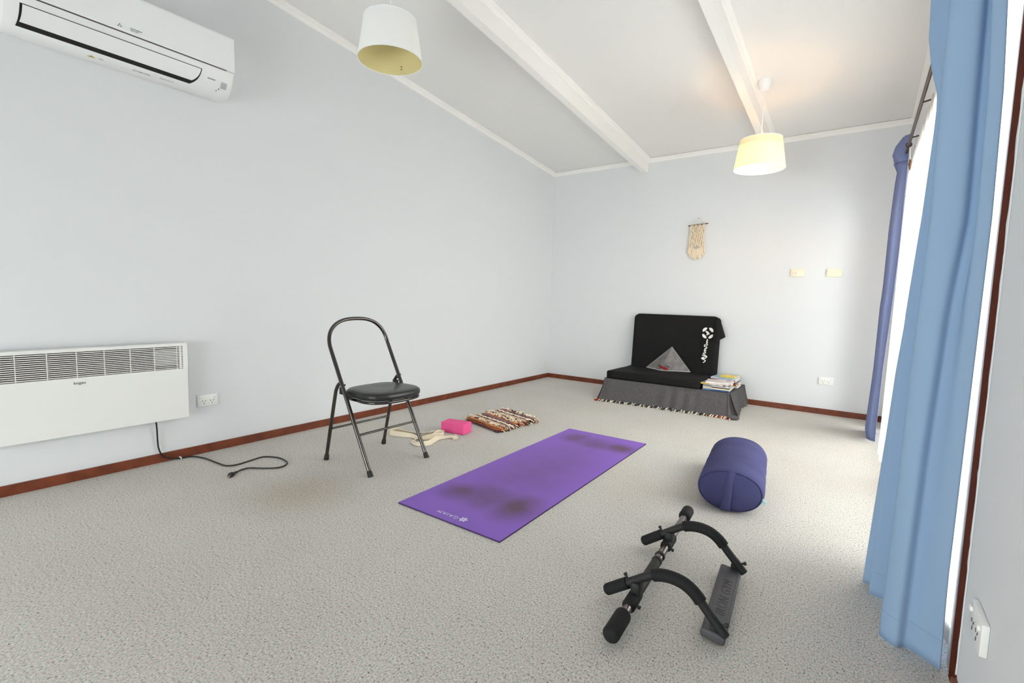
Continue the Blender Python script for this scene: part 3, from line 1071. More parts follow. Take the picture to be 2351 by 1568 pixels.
g.grid(seat_fn, 64, 37, close_u=True)
part('seat', g, M['vinyl'], ch, label='padded black vinyl seat', sharp=80)
ring = [seat_outline(k / 56, 0.93, 0.95) + (0.400,) for k in range(56)]
part('seat_frame', G().tube(ring, 0.0085, 10, closed=True), M['chrome'], ch)
part('stretcher', G().tube([(lean(0.212), YN + 0.008, 0.212), (lean(0.212), YF - 0.008, 0.212)], 0.0068, 10), M['chrome'], ch)
part('stretcher', G().tube([(0.7275, -3.633, 0.2), (0.7335, -3.222, 0.2)], 0.0068, 10), M['chrome'], ch)

# ------------------------------------------------------------------ yoga mat
MX, MY, MR = 1.4927, -3.7812, 0.0141
mt = thing('yoga_mat', 'worn purple yoga mat unrolled on the carpet', 'mat', (MX, MY, 0), MR)
TM = Matrix.Translation((MX, MY, 0)) @ Matrix.Rotation(MR, 4, 'Z')
g = G()


def mat_fn(u, v):
    x, y = 0.61 * u, 1.73 * v
    return TM @ Vector((x, y, 0.0068 + 0.0006 * nz((x, y, 0), 5)))


g.grid(mat_fn, 24, 60)
part('top_face', g, M['matp'], mt)
part('foam_core', G().box((0.305, 0.865, 0.0026), (0.61, 1.73, 0.0052), 0, T=TM), M['matedge'], mt, smooth=False, label='dark purple cut edge')
TT = TM @ Matrix.Translation((0.2775, 0.0505, 0.0076)) @ Matrix.Rotation(PI, 4, 'Z')
part('maker_lettering', G().text('GAIAM', 0.034, TT, space=1.25), M['matprint'], mt, smooth=False)
g = G()
for k in range(6):
    T = TM @ Matrix.Translation((0.3665, 0.0545, 0.0076)) @ Matrix.Rotation(2 * PI * k / 6 + 0.25, 4, 'Z') @ Matrix.Translation((0.0125, 0, 0))
    g.prism([(0.0095 * math.cos(q * PI / 7) if True else 0, 0.0058 * math.sin(q * PI / 7)) for q in range(14)], 0.0004, T)
part('flower_emblem', g, M['matprint'], mt, smooth=False)

# ------------------------------------------------------------------ block, strap, blanket
bx = Vector((0.174, 0.040, 0)).normalized()
yaw = math.atan2(0.034, 0.18)
T = Matrix.Translation((0.856, -2.678, 0.0)) @ Matrix.Rotation(yaw, 4, 'Z')
g = G().box((0, 0, 0.0385), (0.196, 0.118, 0.077), 0.006, 3, T=T)
solo('yoga_block', g, M['pink'], 'bright pink foam yoga block on the carpet beside the cotton strap', 'yoga block', (0.856, -2.678, 0), yaw)

path = [((0.995, -2.835), .2), ((0.955, -2.815), .2), ((0.915, -2.85), .3), ((0.90, -2.91), .7), ((0.93, -2.975), 1.2), ((0.945, -3.045), 1.0), ((0.905, -3.095), .6), ((0.855, -3.095), .35), ((0.80, -3.05), .3),
        ((0.805, -2.985), .6), ((0.85, -2.925), 1.2), ((0.880, -2.855), 1.4), ((0.855, -2.815), 1.45), ((0.825, -2.845), 1.4), ((0.845, -2.905), 1.0), ((0.835, -2.965), .4), ((0.78, -3.0), .25), ((0.715, -2.995), .6), ((0.66, -3.03), 1.1),
        ((0.605, -3.065), 1.4), ((0.553, -3.05), 1.45), ((0.540, -3.008), 1.45), ((0.575, -2.985), 1.4), ((0.63, -2.975), 1.0), ((0.685, -2.93), .5), ((0.735, -2.90), .5), ((0.745, -2.84), .25), ((0.72, -2.785), .2)]
pp, rr = [], []
for i, ((x, y), ro) in enumerate(path):
    pp.append((x, y, 0.004 + 0.017 * abs(math.sin(ro)) + (0.004 if i % 3 == 1 else 0.0)))
    rr.append(ro)
sm = cr(pp, 8)
rs = [v.x for v in cr([(q, 0, 0) for q in rr], 8)]
st = thing('yoga_strap', 'cream cotton yoga strap lying tangled behind the folding chair', 'strap', (0.78, -2.96, 0))
part('webbing', G().tube(sm, 0.01, flat=(0.034, 0.0028, rs)), M['strap'], st, sharp=60)
part('ring_buckle', G().tube([(0.995 + 0.019 * math.cos(2 * PI * k / 24), -2.835, 0.022 + 0.019 * math.sin(2 * PI * k / 24)) for k in range(24)], 0.0022, 6, closed=True), M['strap'], st)

# blanket local frame: x along the near folded edge, y across towards the end wall
bl_l, bl_f, bl_r, bl_t = Vector((0.690, -2.398, 0)), Vector((1.122, -2.512, 0)), Vector((1.170, -2.05, 0)), Vector((0.742, -1.930, 0))
bz = math.atan2(bl_f.y - bl_l.y, bl_f.x - bl_l.x)
bt = thing('folded_blanket', 'folded brown orange and cream striped blanket on the carpet', 'blanket', bl_l, bz)


def bl_pt(u, v, z):
    p = bl_l * (1 - u) * (1 - v) + bl_f * u * (1 - v) + bl_r * u * v + bl_t * (1 - u) * v
    return Vector((p.x, p.y, z))


for k in range(3):
    g = G()
    zb, zt = 0.001 + 0.013 * k, 0.0135 + 0.013 * k
    ins = 0.012 * k

    def top(u, v, zb=zb, zt=zt, ins=ins, k=k):
        # closed slab: v 0..1 goes round bottom edge -> top
        a = min(u, 1 - u)
        return None
    nu, nv = 26, 26
    for side in (0, 1):
        def fn(u, v, side=side, zb=zb, zt=zt, ins=ins, k=k):
            uu, vv = ins + (1 - 2 * ins) * u, ins * 0.6 + (1 - 1.2 * ins) * v
            e = min(u, 1 - u, v, 1 - v)
            rd = min(1.0, e / 0.06)
            h = (zt - zb) / 2 * math.sqrt(max(0, 1 - (1 - rd) ** 2))
            p = bl_pt(uu, vv, 0)
            w = 0.006 * nz((p.x, p.y, k), 9, k) + 0.003 * nz((p.x, p.y, k), 40, k)
            zz = (zb + zt) / 2 + (h if side else -h) + (w * (0.9 if side else 0.0) if rd > .5 else 0)
            return (p.x + 0.006 * nz((p.x, p.y, 3), 14, k) * (1 - rd), p.y + 0.006 * nz((p.x, p.y, 9), 14, k) * (1 - rd), max(zz, 0.0012))
        g.grid(fn, nu, nv)
    part('fold_layer', g, M['blanket'], bt)
g = G()
rnd = random.Random(9)
rows = [(0.06, 0.035), (0.46, 0.05), (0.55, 0.03), (0.93, 0.05)]
for (v0, wd) in rows:
    for i in range(62):
        u = rnd.uniform(0.02, 0.98)
        v = v0 + rnd.gauss(0, wd * 0.5)
        v = min(max(v, 0.02), 0.985)
        p = bl_pt(u, v, 0.043 + rnd.uniform(0, 0.004))
        a = rnd.uniform(-0.7, 0.7) + bz + 1.2
        L = rnd.uniform(0.014, 0.028)
        q = Vector((math.cos(a) * L, math.sin(a) * L, -0.001))
        m = (p + q * 0.5) + Vector((0, 0, 0.005))
        g.tube([p, m, p + q], 0.0026, 5, mi=0 if rnd.random() < 0.78 else 1)
for i in range(90):   # ragged fringe along the near end and far corner
    v = rnd.uniform(0.0, 1.0)
    p = bl_pt(0.985, v, 0.004 + rnd.uniform(0, 0.034))
    q = Vector((rnd.uniform(0.008, 0.026), rnd.uniform(-0.012, 0.012), -0.002))
    e2 = p + q
    e2.z = max(e2.z - 0.008, 0.0035)
    g.tube([p, (p + e2) / 2 + Vector((0, 0, 0.003)), e2], 0.0027, 5, mi=rnd.choice((0, 0, 1, 2)))
o = part('wool_tufts', g, [M['tuft'], M['tuftdark'], M['tuftred']], bt, label='cream and dark woolly tufts')
o['kind'] = 'stuff'

# ------------------------------------------------------------------ bolster
bo = thing('yoga_bolster', 'plump navy blue yoga bolster lying on the carpet', 'bolster', (2.742, -2.506, 0), 0.123)
TB = Matrix.Translation((2.742, -2.506, 0)) @ Matrix.Rotation(0.123, 4, 'Z')
BA, BHH, BL = 0.150, 0.205, 0.70


def bol_s(t):
    t = abs(t)
    k = max(0.0, (t - 0.8) / 0.2)
    return 1 - 0.24 * (1 - math.sqrt(max(0.0, 1 - k ** 2.5)))


def bol_pt(a, t, s=None, push=0.0):
    s = bol_s(t) if s is None else s
    e = 2 / 2.1
    ca, sa = math.cos(a), math.sin(a)
    x = (BA * s + push) * math.copysign(abs(ca) ** e, ca)
    z = BHH / 2 + (BHH / 2 * s + push) * math.copysign(abs(sa) ** e, sa)
    y = t * BL / 2
    wr = 0.0022 * nz((x * 2.0, y * 11, z * 1.6), 2.4, 4) * s
    return TB @ Vector((x * (1 + wr * 4), y, max(z + wr * 1.6, 0.0008)))


ts = [-1.0] + [-1.0 + 0.012 * k for k in range(1, 9)] + [-0.9 + 1.8 * k / 40 for k in range(41)] + [0.9 + 0.0125 * k for k in range(1, 8)] + [1.0]
ts = sorted(set(round(t, 4) for t in ts))
g = G()
nA = 56
verts = []
for t in ts:
    for k in range(nA):
        verts.append(bol_pt(2 * PI * k / nA, t))
faces = []
for j in range(len(ts) - 1):
    for k in range(nA):
        faces.append([j * nA + k, j * nA + (k + 1) % nA, (j + 1) * nA + (k + 1) % nA, (j + 1) * nA + k])
# slightly domed ends
for (j, sgn) in ((0, -1), (len(ts) - 1, 1)):
    prev = [j * nA + k for k in range(nA)]
    for (f, dy) in ((0.75, 0.012), (0.45, 0.019), (0.15, 0.022)):
        cur = []
        for k in range(nA):
            p = TB.inverted() @ verts[j * nA + k]
            q = Vector((p.x * f, p.y + sgn * dy, BHH / 2 + (p.z - BHH / 2) * f))
            cur.append(len(verts))
            verts.append(TB @ q)
        for k in range(nA):
            faces.append([prev[k], prev[(k + 1) % nA], cur[(k + 1) % nA], cur[k]])
        prev = cur
    faces.append(prev)
g.add(verts, faces)
cover = part('cotton_cover', g, M['bolster'], bo, sharp=70)
for sgn in (-1, 1):
    g = G()
    tt = 0.965 * sgn
    loop = [bol_pt(2 * PI * k / 72, tt, bol_s(tt), 0.0035) for k in range(72)]
    for p in loop:
        p.z = max(p.z, 0.003)
    g.tube(loop, 0.0026, 6, closed=True)
    part('seam_piping', g, M['bolster'], cover)
# carry handle hanging down the near end
g = G()
yf = -BL / 2
hp = [(0.004, yf * 0.93, 0.201), (0.002, yf * 0.985, 0.188), (-0.002, yf - 0.006, 0.170), (-0.004, yf - 0.026, 0.13), (-0.006, yf - 0.032, 0.09), (-0.010, yf - 0.026, 0.05), (-0.014, yf - 0.012, 0.018), (-0.014, yf + 0.004, 0.006)]
hs = cr([TB @ Vector(p) for p in hp], 6)
vv, ff = [], []
for i, p in enumerate(hs):
    t = i / (len(hs) - 1)
    w = 0.017 + 0.010 * abs(t - 0.35) ** 1.2
    right = TB.to_3x3() @ Vector((1, 0, 0))
    out = TB.to_3x3() @ Vector((0, -1, 0.25)).normalized()
    for (du, dq) in ((-1, 0), (-0.8, 0.006), (0, 0.009), (0.8, 0.006), (1, 0), (0, -0.004)):
        vv.append(p + right * (w * du) + out * dq)
n = 6
for i in range(len(hs) - 1):
    for k in range(n):
        ff.append([i * n + k, i * n + (k + 1) % n, (i + 1) * n + (k + 1) % n, (i + 1) * n + k])
ff.append(list(range(n)))
ff.append([(len(hs) - 1) * n + k for k in range(n)])
g.add(vv, ff)
part('carry_handle', g, M['bolster'], bo, sharp=60)
g = G()
for i in range(9):
    a = -0.055 + 0.013 * i + 0.003 * (i % 2)
    p0 = TB @ Vector((a, yf * 0.905, 0.2035 - abs(a) * 0.16))
    p1 = TB @ Vector((a * 0.72, yf * 0.985, 0.187 - abs(a) * 0.2))
    g.tube([p0, (p0 + p1) / 2 + Vector((0, 0, 0.004)), p1], [0.002, 0.0045, 0.003], 6)
part('gathered_stitching', g, M['bolster'], bo)
tp = TB @ Vector((0.138, yf * 0.95, 0.085))
T = Matrix.Translation(tp) @ Matrix.Rotation(0.0972 - 0.5, 4, 'Z') @ Matrix.Rotation(0.5, 4, 'Y')
part('side_tag', G().box((0.010, 0, 0), (0.024, 0.003, 0.022), 0.0005, 1, T=T), M['tag'], bo, smooth=False, label='small aqua tag')

# ------------------------------------------------------------------ doorway pull-up bar
pb = thing('pull_up_bar', 'black doorway pull-up bar with curved arms lying on the carpet', 'exercise bar', (2.78, -3.62, 0))
bz_ = 0.056
A0, A1 = Vector((2.7155, -4.055, 0.040)), Vector((2.6640, -3.095, 0.062))
L = (A1 - A0).length
ax = (A1 - A0) / L
part('long_tube', G().rod(A0 + ax * 0.02, A1 - ax * 0.02, [(0, 0.0145), (L - 0.04, 0.0145)], 18), M['barmetal'], pb, label='bare grey steel tube')


def along(t):
    return A0 + ax * t


def grip(t0, t1, r, name='grip'):
    p = [(0, r * 0.55), (0.002, r * 0.80), (0.008, r * 0.97), (0.014, r), (t1 - t0 - 0.012, r), (t1 - t0 - 0.006, r * 0.95), (t1 - t0 - 0.001, r * 0.78)]
    part(name, G().rod(along(t0), along(t1), p, 20), M['foam'], pb)


grip(0.0, 0.118, 0.0255, 'end_cap')
grip(L - 0.085, L, 0.0255, 'end_cap')
grip(0.150, 0.245, 0.0215)
grip(0.575, 0.675, 0.0215)
part('outer_sleeve', G().rod(along(0.235), along(0.455), [(0, 0.0150), (0.001, 0.0175), (0.219, 0.0175), (0.22, 0.0150)], 18), M['steel'], pb)
for t in (0.46, 0.50):
    part('tube_collar', G().rod(along(t), along(t + 0.012), [(0, 0.0145), (0.001, 0.0185), (0.011, 0.0185), (0.012, 0.0145)], 18), M['steel'], pb)
arm = [(2.602, 0.026), (2.640, 0.054), (2.668, 0.074), (2.704, 0.100), (2.738, 0.124), (2.768, 0.141), (2.805, 0.150), (2.840, 0.149), (2.868, 0.140), (2.893, 0.122), (2.918, 0.094), (2.945, 0.066), (2.980, 0.030)]
for (yy, dx, tb) in ((-3.832, 0.0, 0.222), (-3.432, -0.022, 0.622)):
    pts3 = cr([(x + dx - 0.015 * (0 if yy < -3.6 else 1) * 0, yy, z) for x, z in arm], 8)
    a_ = part('curved_arm', G().tube(pts3, 0.0138, 16), M['steel'], pb)
    n = len(pts3)
    # hand grip on the short end
    seg = pts3[0:int(n * 0.205)]
    rad = [0.019 * (0.78 if i == 0 else (0.95 if i == 1 else 1)) for i in range(len(seg))]
    part('hand_grip', G().tube(seg, rad, 18), M['foam'], a_)
    seg = pts3[int(n * 0.40):int(n * 0.80)]
    part('foam_sleeve', G().tube(seg, 0.0195, 18), M['foam'], a_)
    seg = pts3[-9:]
    part('end_cap', G().tube(seg, [0.0146] * 7 + [0.0142, 0.012], 14), M['rubber'], a_)
    # clamp where arm and tube cross
    c = along((yy - A0.y) / ax.y)
    g = G().box((c.x + 0.004, yy, (c.z + 0.098) / 2 + 0.002), (0.030, 0.044, 0.050), 0.008, 2)
    part('clamp', g, M['steel'], a_)
    for (px, pz, dxx, dzz) in ((2.682 + dx, 0.085, -0.018, 0.026), (2.957 + dx, 0.055, 0.026, 0.012)):
        part('locking_bolt', G().rod((px, yy, pz), (px + dxx, yy, pz + dzz), [(0, 0.0035), (0.022, 0.0035), (0.0225, 0.0062), (0.030, 0.0062)], 10), M['rubber'], a_)
    part('locking_bolt', G().rod((c.x, yy - 0.05, c.z), (c.x + 0.036, yy - 0.05, c.z), [(0, 0.003), (0.028, 0.003), (0.0285, 0.006), (0.036, 0.006)], 10), M['rubber'], a_)
# flat brace under the arms' long ends
pc = Vector((2.930, -3.640, 0.0235))
TP = Matrix.Translation(pc) @ Matrix.Rotation(0.085, 4, 'Z') @ Matrix.Rotation(math.radians(8), 4, 'Y')
br = part('door_brace', G().box((0, 0, 0), (0.070, 0.42, 0.030), 0.008, 3, T=TP), M['plate'], pb, label='flat grey plastic brace')
for s in (-1, 1):
    part('raised_rib', G().box((s * 0.028, 0, 0.0152), (0.004, 0.36, 0.002), 0.0008, 1, T=TP), M['plate'], br, smooth=False)
TL = TP @ Matrix.Translation((0.004, 0.0, 0.0152)) @ Matrix.Rotation(PI / 2, 4, 'Z')
part('raised_lettering', G().text('IRON GYM', 0.042, TL, ext=0.0010, space=1.1), M['platetext'], br, smooth=False)
for yy in (-3.832, -3.432):
    part('brace_mount', G().box((2.950 + (0 if yy < -3.6 else -0.024), yy, 0.043), (0.026, 0.022, 0.022), 0.004, 2), M['steel'], br)

# ------------------------------------------------------------------ black floor sofa on its covered platform
SX0, SX1 = 1.125, 2.062
sf = thing('floor_sofa', 'black fabric folding floor sofa against the end wall', 'sofa', (1.6, -0.36, 0.197))


def cushion(x, y, z, r, cuts, amp, seed):
    g = G().box(((x[0] + x[1]) / 2, (y[0] + y[1]) / 2, (z[0] + z[1]) / 2), (x[1] - x[0], y[1] - y[0], z[1] - z[0]), r, 3, cuts=cuts)
    return g


g = cushion((SX0, SX1), (-0.665, -0.03), (0.199, 0.276), 0.014, 6, 0, 1)
g.move(lambda p: (p.x, p.y, p.z + (0.006 * nz(p, 5, 2) + 0.004 * math.cos((p.x - 1.59) * 3) if p.z > 0.24 else 0)))
part('seat_cushion', g, M['blackcloth'], sf, label='flat black seat mattress', sharp=60)
# back: slab with rounded top corners leaning on the wall
XB0, XB1, ZB0, ZB1 = 1.163, 2.088, 0.272, 0.872
out2 = []
rc = 0.055
for (cx, cz, a0) in ((XB1 - rc * 1.3, ZB1 - rc, 0), (XB0 + rc, ZB1 - rc, PI / 2)):
    for k in range(7):
        a = a0 + PI / 2 * k / 6
        out2.append((cx + (rc * (1.3 if a0 == 0 else 1)) * math.cos(a), cz + rc * math.sin(a)))
out2 += [(XB0 - 0.002, ZB0), (XB1 + 0.004, ZB0)]


def back_y(x, z):
    return -0.135 + 0.045 * (z - ZB0) / (ZB1 - ZB0)


g = G()
nx, nzv = 40, 28


def xlim(z):
    lo, hi = XB0, XB1
    if z > ZB1 - rc:
        q = math.sqrt(max(0, rc * rc - (z - (ZB1 - rc)) ** 2))
        lo = XB0 + rc - q
        hi = XB1 - rc * 1.3 + q * 1.3
    return lo, hi


for side in (0, 1):
    def fn(u, v, side=side):
        z = ZB0 + (ZB1 - ZB0) * v
        lo, hi = xlim(min(z, ZB1 - 0.0005))
        x = lo + (hi - lo) * u
        e = min(u, 1 - u, (1 - v) * 0.65)
        rd = min(1, e / 0.035)
        h = 0.038 * math.sqrt(max(0, 1 - (1 - rd) ** 2)) + 0.004
        y = back_y(x, z) + 0.045
        wr = 0.007 * nz((x, 0, z), 4.5, 3) + 0.004 * nz((x, 0, z), 12, 8)
        return (x, y - (h + wr * rd) if side == 0 else min(y + h * 0.9, -0.004), z)
    g.grid(fn, nx, nzv)
bk = part('back_cushion', g, M['blackcloth'], sf, label='upright black back mattress', sharp=65)
# loose corner of the cover
g = G()
fl3 = [(2.06, -0.098, 0.862), (2.085, -0.086, 0.835), (2.150, -0.088, 0.672), (2.088, -0.112, 0.632), (2.05, -0.14, 0.66)]


def flap_fn(u, v):
    a = Vector((2.048, -0.098, 0.868)).lerp(Vector((2.030, -0.128, 0.628)), v)
    b_ = [(2.070, -0.080, 0.858), (2.098, -0.078, 0.800), (2.124, -0.084, 0.728), (2.146, -0.092, 0.668), (2.094, -0.122, 0.634)]
    k = v * 4
    i = min(int(k), 3)
    b_ = Vector(b_[i]).lerp(Vector(b_[i + 1]), k - i)
    p = a.lerp(b_, u)
    p.y -= 0.012 * math.sin(u * PI) + 0.004 * nz(p, 20, 1)
    return p


for off in (0.0, 0.006):
    g.grid(lambda u, v, off=off: flap_fn(u, v) + Vector((0, off, 0)), 10, 18)
part('loose_cover_flap', g, M['blackcloth'], bk, sharp=60)
# printed emblem and script on the back
g = G()
ce = Vector((1.976, 0, 0.70))


def front_pt(x, z, off=0.0045):
    wr = 0.007 * nz((x, 0, z), 4.5, 3) + 0.004 * nz((x, 0, z), 12, 8)
    return Vector((x, back_y(x, z) + 0.045 - 0.042 - wr - off, z))


def blob(cx, cz, rx, rz_, an, hole=0.0):
    n = 14
    ring1 = []
    for k in range(n):
        a = 2 * PI * k / n
        dx, dz = rx * math.cos(a), rz_ * math.sin(a)
        if hole and dx < 0:
            dx *= hole
        x = cx + dx * math.cos(an) - dz * math.sin(an)
        z = cz + dx * math.sin(an) + dz * math.cos(an)
        ring1.append((x, z))
    o = [front_pt(x, z, 0.0048) for x, z in ring1]
    i = [front_pt(x, z, 0.001) for x, z in ring1]
    g.sweep(o, i)


for s in range(4):
    an = PI / 4 + s * PI / 2
    blob(1.976 + 0.042 * math.cos(an), 0.700 + 0.045 * math.sin(an), 0.019, 0.028, an, 0.45)
blob(1.974, 0.704, 0.010, 0.026, 0.9)
blob(1.976, 0.688, 0.007, 0.016, -0.8)
part('flower_emblem', g, M['whiteprint'], bk, smooth=False)
g = G()
zs = 0.392
stroke = [(-0.016, 0.0), (0.006, 0.022), (-0.028, 0.038), (-0.030, 0.052), (0.0, 0.046), (0.008, 0.060), (-0.030, 0.080), (0.020, 0.062), (-0.022, 0.098), (0.002, 0.104), (-0.014, 0.124), (-0.006, 0.136),
          (0.004, 0.122), (-0.010, 0.148), (0.004, 0.150), (0.008, 0.166), (-0.014, 0.170), (-0.014, 0.188), (0.006, 0.184), (0.012, 0.196), (0.000, 0.206), (0.012, 0.214), (0.002, 0.226), (0.012, 0.236), (0.004, 0.250)]
sp = [front_pt(1.968 + x, zs + z * 0.98, 0.004) for x, z in stroke]
g.tube(cr(sp, 4), 0.0048, 6)
blob(1.951, zs + 0.044, 0.012, 0.016, 0.3)
part('script_lettering', g, M['whiteprint'], bk)

# throw draped over the platform under the sofa
th = thing('throw', 'dark grey fringed throw draped over the low platform under the sofa', 'throw', (1.72, -0.36, 0))
TZ = 0.196
per = [(1.098, -0.012), (1.098, -0.30), (1.098, -0.60), (1.106, -0.665), (1.15, -0.678), (1.40, -0.672), (1.75, -0.658), (2.05, -0.648), (2.28, -0.640), (2.322, -0.628), (2.332, -0.58), (2.336, -0.30), (2.340, -0.012)]
bot = [(1.045, -0.012), (1.06, -0.34), (1.085, -0.72), (1.125, -0.862), (1.19, -0.878), (1.45, -0.862), (1.78, -0.838), (2.08, -0.82), (2.30, -0.812), (2.405, -0.800), (2.425, -0.690), (2.380, -0.34), (2.370, -0.012)]
pe = cr([(x, y, TZ) for x, y in per], 12)
be = cr([(x, y, 0.004) for x, y in bot], 12)
n = len(pe)


def throw_fn(u, v):
    i = min(int(round(u * (n - 1))), n - 1)
    a, b_ = pe[i], be[i]
    if v < 0.12:
        t = v / 0.12
        c = Vector((1.72, -0.35, TZ))
        q = c.lerp(a, 0.55 + 0.45 * t)
        q.y = min(q.y, -0.012)
        return Vector((q.x, q.y, TZ - 0.0012 * (1 - t) + 0.0))
    t = (v - 0.12) / 0.88
    drop = t ** 1.0
    s = 0.10 * t + 0.90 * t ** 1.7
    p = a.lerp(b_, s)
    p.z = TZ * (1 - drop) + 0.004 * drop
    d = (b_ - a)
    d.z = 0
    d = d.normalized() if d.length > 1e-6 else Vector((0, -1, 0))
    w = (0.040 * (abs(math.sin(u * 74 + 1.3 * math.sin(u * 23))) - 0.5) + 0.012 * math.sin(u * 215 + 0.6)) * t ** 0.7 * (0.6 + 0.4 * math.sin(u * 27))
    if u > 0.74:
        w *= 1.3
        p.z += 0.012 * t * max(0, math.sin(u * 75))
    p += d * w
    p.y = min(p.y, -0.006)
    p.z = max(p.z, 0.004)
    return p


g = G()
g.grid(throw_fn, n, 26)
g.add([(1.3, -0.5, TZ - 0.003), (2.15, -0.5, TZ - 0.003), (2.15, -0.1, TZ - 0.003), (1.3, -0.1, TZ - 0.003)], [[0, 1, 2, 3]])
th_c = part('cloth', g, M['throw'], th, sharp=75)
# a crumpled tuck of cloth at the near corner
g = G()


def tuck(u, v):
    a = 2 * PI * u
    b2 = PI * (v - 0.5)
    x = 0.058 * math.cos(b2) * math.cos(a)
    y = 0.036 * math.cos(b2) * math.sin(a)
    z = 0.026 * math.sin(b2)
    w = 1 + 0.25 * nz((x, y, z), 30, 6)
    return (2.405 + x * w * 0.8, -0.825 + y * w * 0.8, max(0.02 + z * w * 0.8, 0.002))


g.grid(tuck, 24, 14, close_u=True)
part('bunched_corner', g, M['throw'], th_c, sharp=80)
g = G()
rnd = random.Random(3)
i0, i1 = int(n * 0.22), int(n * 0.72)
for k in range(96):
    u = (i0 + (i1 - i0) * k / 95) / (n - 1)
    p = throw_fn(u, 1.0)
    L = rnd.uniform(0.026, 0.046)
    q = Vector((p.x + rnd.uniform(-0.008, 0.008), p.y - L, 0.0050))
    f = k / 95
    mi = 2 if 0.10 < f < 0.20 or (f > 0.80 and k % 2) else k % 2
    g.tube([p + Vector((0, 0.004, 0.010)), (p + q) / 2 + Vector((0, 0, 0.006)), q], 0.0044, 5, mi=mi)
o = part('fringe', g, [M['tuft'], M['tuftdark'], M['tuftred']], th, label='cream black and rust coloured fringe')
o['kind'] = 'stuff'

# triangular cushion in the fold of the sofa
cu = thing('triangular_cushion', 'grey triangular cushion with red embroidery on the black sofa', 'cushion', (1.6, -0.22, 0.28))
Lp, Rp, Ap, Fp = Vector((1.370, -0.160, 0.287)), Vector((1.840, -0.165, 0.287)), Vector((1.6325, -0.150, 0.532)), Vector((1.565, -0.262, 0.283))


def cush_front(u, v):
    # u along the base, v towards the apex
    base = Lp.lerp(Fp, u / 0.42) if u < 0.42 else Fp.lerp(Rp, (u - 0.42) / 0.58)
    p = base.lerp(Ap, v)
    bul = 0.022 * math.sin(PI * u) * math.sin(PI * min(1, v * 1.05)) * (1 - v * 0.4)
    return Vector((p.x, p.y - bul - 0.003 * nz(p, 18, 2), p.z))


def cush_back(u, v):
    p = Lp.lerp(Rp, u).lerp(Ap, v)
    return Vector((p.x, p.y + 0.018 * math.sin(PI * u) * (1 - v), p.z))


g = G()
g.grid(cush_front, 30, 18)
g.grid(cush_back, 30, 6)
g.add([Lp, Fp, Rp, Lp.lerp(Rp, 0.5) + Vector((0, 0.018, 0))], [[0, 1, 2, 3]])
cb = part('cushion_body', g, M['cushion'], cu, sharp=60)
g = G()
g.tube(cr([Lp, Lp.lerp(Fp, 0.6), Fp, Fp.lerp(Rp, 0.5), Rp], 6), 0.0055, 8)
g.tube([Lp, Lp.lerp(Ap, 0.5) + Vector((0, -0.002, 0)), Ap, Ap.lerp(Rp, 0.5) + Vector((0, -0.002, 0)), Rp], 0.003, 6)
part('edge_piping', g, M['piping'], cb)
g = G()
for (u, v, s, an, k) in ((0.40, 0.13, 0.020, 0.3, 0), (0.47, 0.10, 0.026, -0.2, 0), (0.52, 0.06, 0.018, 0.2, 0), (0.35, 0.17, 0.014, 0.6, 1), (0.30, 0.20, 0.012, 0.2, 1), (0.50, 0.20, 0.014, 1.0, 1), (0.56, 0.17, 0.012, -0.3, 1)):
    c = cush_front(u, v)
    ring = []
    for q in range(10):
        a = 2 * PI * q / 10
        ring.append(Vector((c.x + s * math.cos(a) * 1.2, c.y - 0.006, c.z + s * 0.55 * math.sin(a + an))))
    g.sweep(ring, [p + Vector((0, 0.012, 0)) for p in ring], mi=k)
part('embroidery', g, [M['redthread'], M['darkprint']], cb, smooth=False, label='red and dark embroidered motif')

# ------------------------------------------------------------------ magazines
def magazine(c, rz, w, l, t, cols, label, scale=9.0):
    x, y, z = c
    r = thing('magazine', label, 'magazine', c, rz, 'magazines piled on the end of the platform')
    T = Matrix.Translation((x, y, z)) @ Matrix.Rotation(rz, 4, 'Z')
    pg = part('pages', G().box((0.001, 0, t / 2), (w - 0.004, l - 0.004, t - 0.0016), 0, T=T), M['paper'], r, smooth=False)
    g = G()
    e = 0.0008
    prof_ = [(w / 2, t - e), (w / 2, t), (-w / 2 + 0.001, t), (-w / 2, t - 0.001), (-w / 2, 0.001), (-w / 2 + 0.001, 0), (w / 2, 0), (w / 2, e), (-w / 2 + e * 1.5, e), (-w / 2 + e * 1.5, t - e)]
    g.sweep([T @ Vector((px, -l / 2, pz)) for px, pz in prof_], [T @ Vector((px, l / 2, pz)) for px, pz in prof_])
    part('cover', g, cover_mat(label[:20].replace(' ', '_'), cols, scale), r, smooth=False)
    return r


stack_a = [((30, 78, 132), (70, 110, 170), (24, 60, 110)), ((236, 228, 200), (214, 200, 160)), ((96, 40, 40), (220, 214, 204), (60, 30, 30)), ((170, 172, 176), (120, 122, 130), (210, 210, 214)),
           ((212, 206, 198), (206, 178, 110), (120, 106, 104)), ((226, 220, 216), (240, 238, 236), (226, 190, 180), (196, 190, 196))]
lab_a = ['blue spined magazine at the bottom of the front pile', 'cream covered magazine second from the bottom of the front pile', 'maroon edged magazine in the middle of the front pile',
         'grey covered magazine just above the maroon one', 'beige and tan covered magazine second from top of the front pile', 'white patterned magazine on top of the front pile']
zz = TZ + 0.003
rzs = [PI / 2 + 0.06, PI / 2 + 0.03, PI / 2 + 0.11, PI / 2 + 0.07, PI / 2 - 0.05, PI / 2 + 0.12]
thk = [0.0125, 0.012, 0.010, 0.013, 0.014, 0.012]
offs = [(0, 0), (0.006, 0.004), (-0.004, 0.012), (0.004, -0.002), (-0.012, 0.010), (0.012, 0.03)]
tops = {}
for k in range(6):
    magazine((2.196 + offs[k][0], -0.530 + offs[k][1], zz), rzs[k], 0.202, 0.232, thk[k], stack_a[k], lab_a[k], 14)
    zz += thk[k] + 0.0006
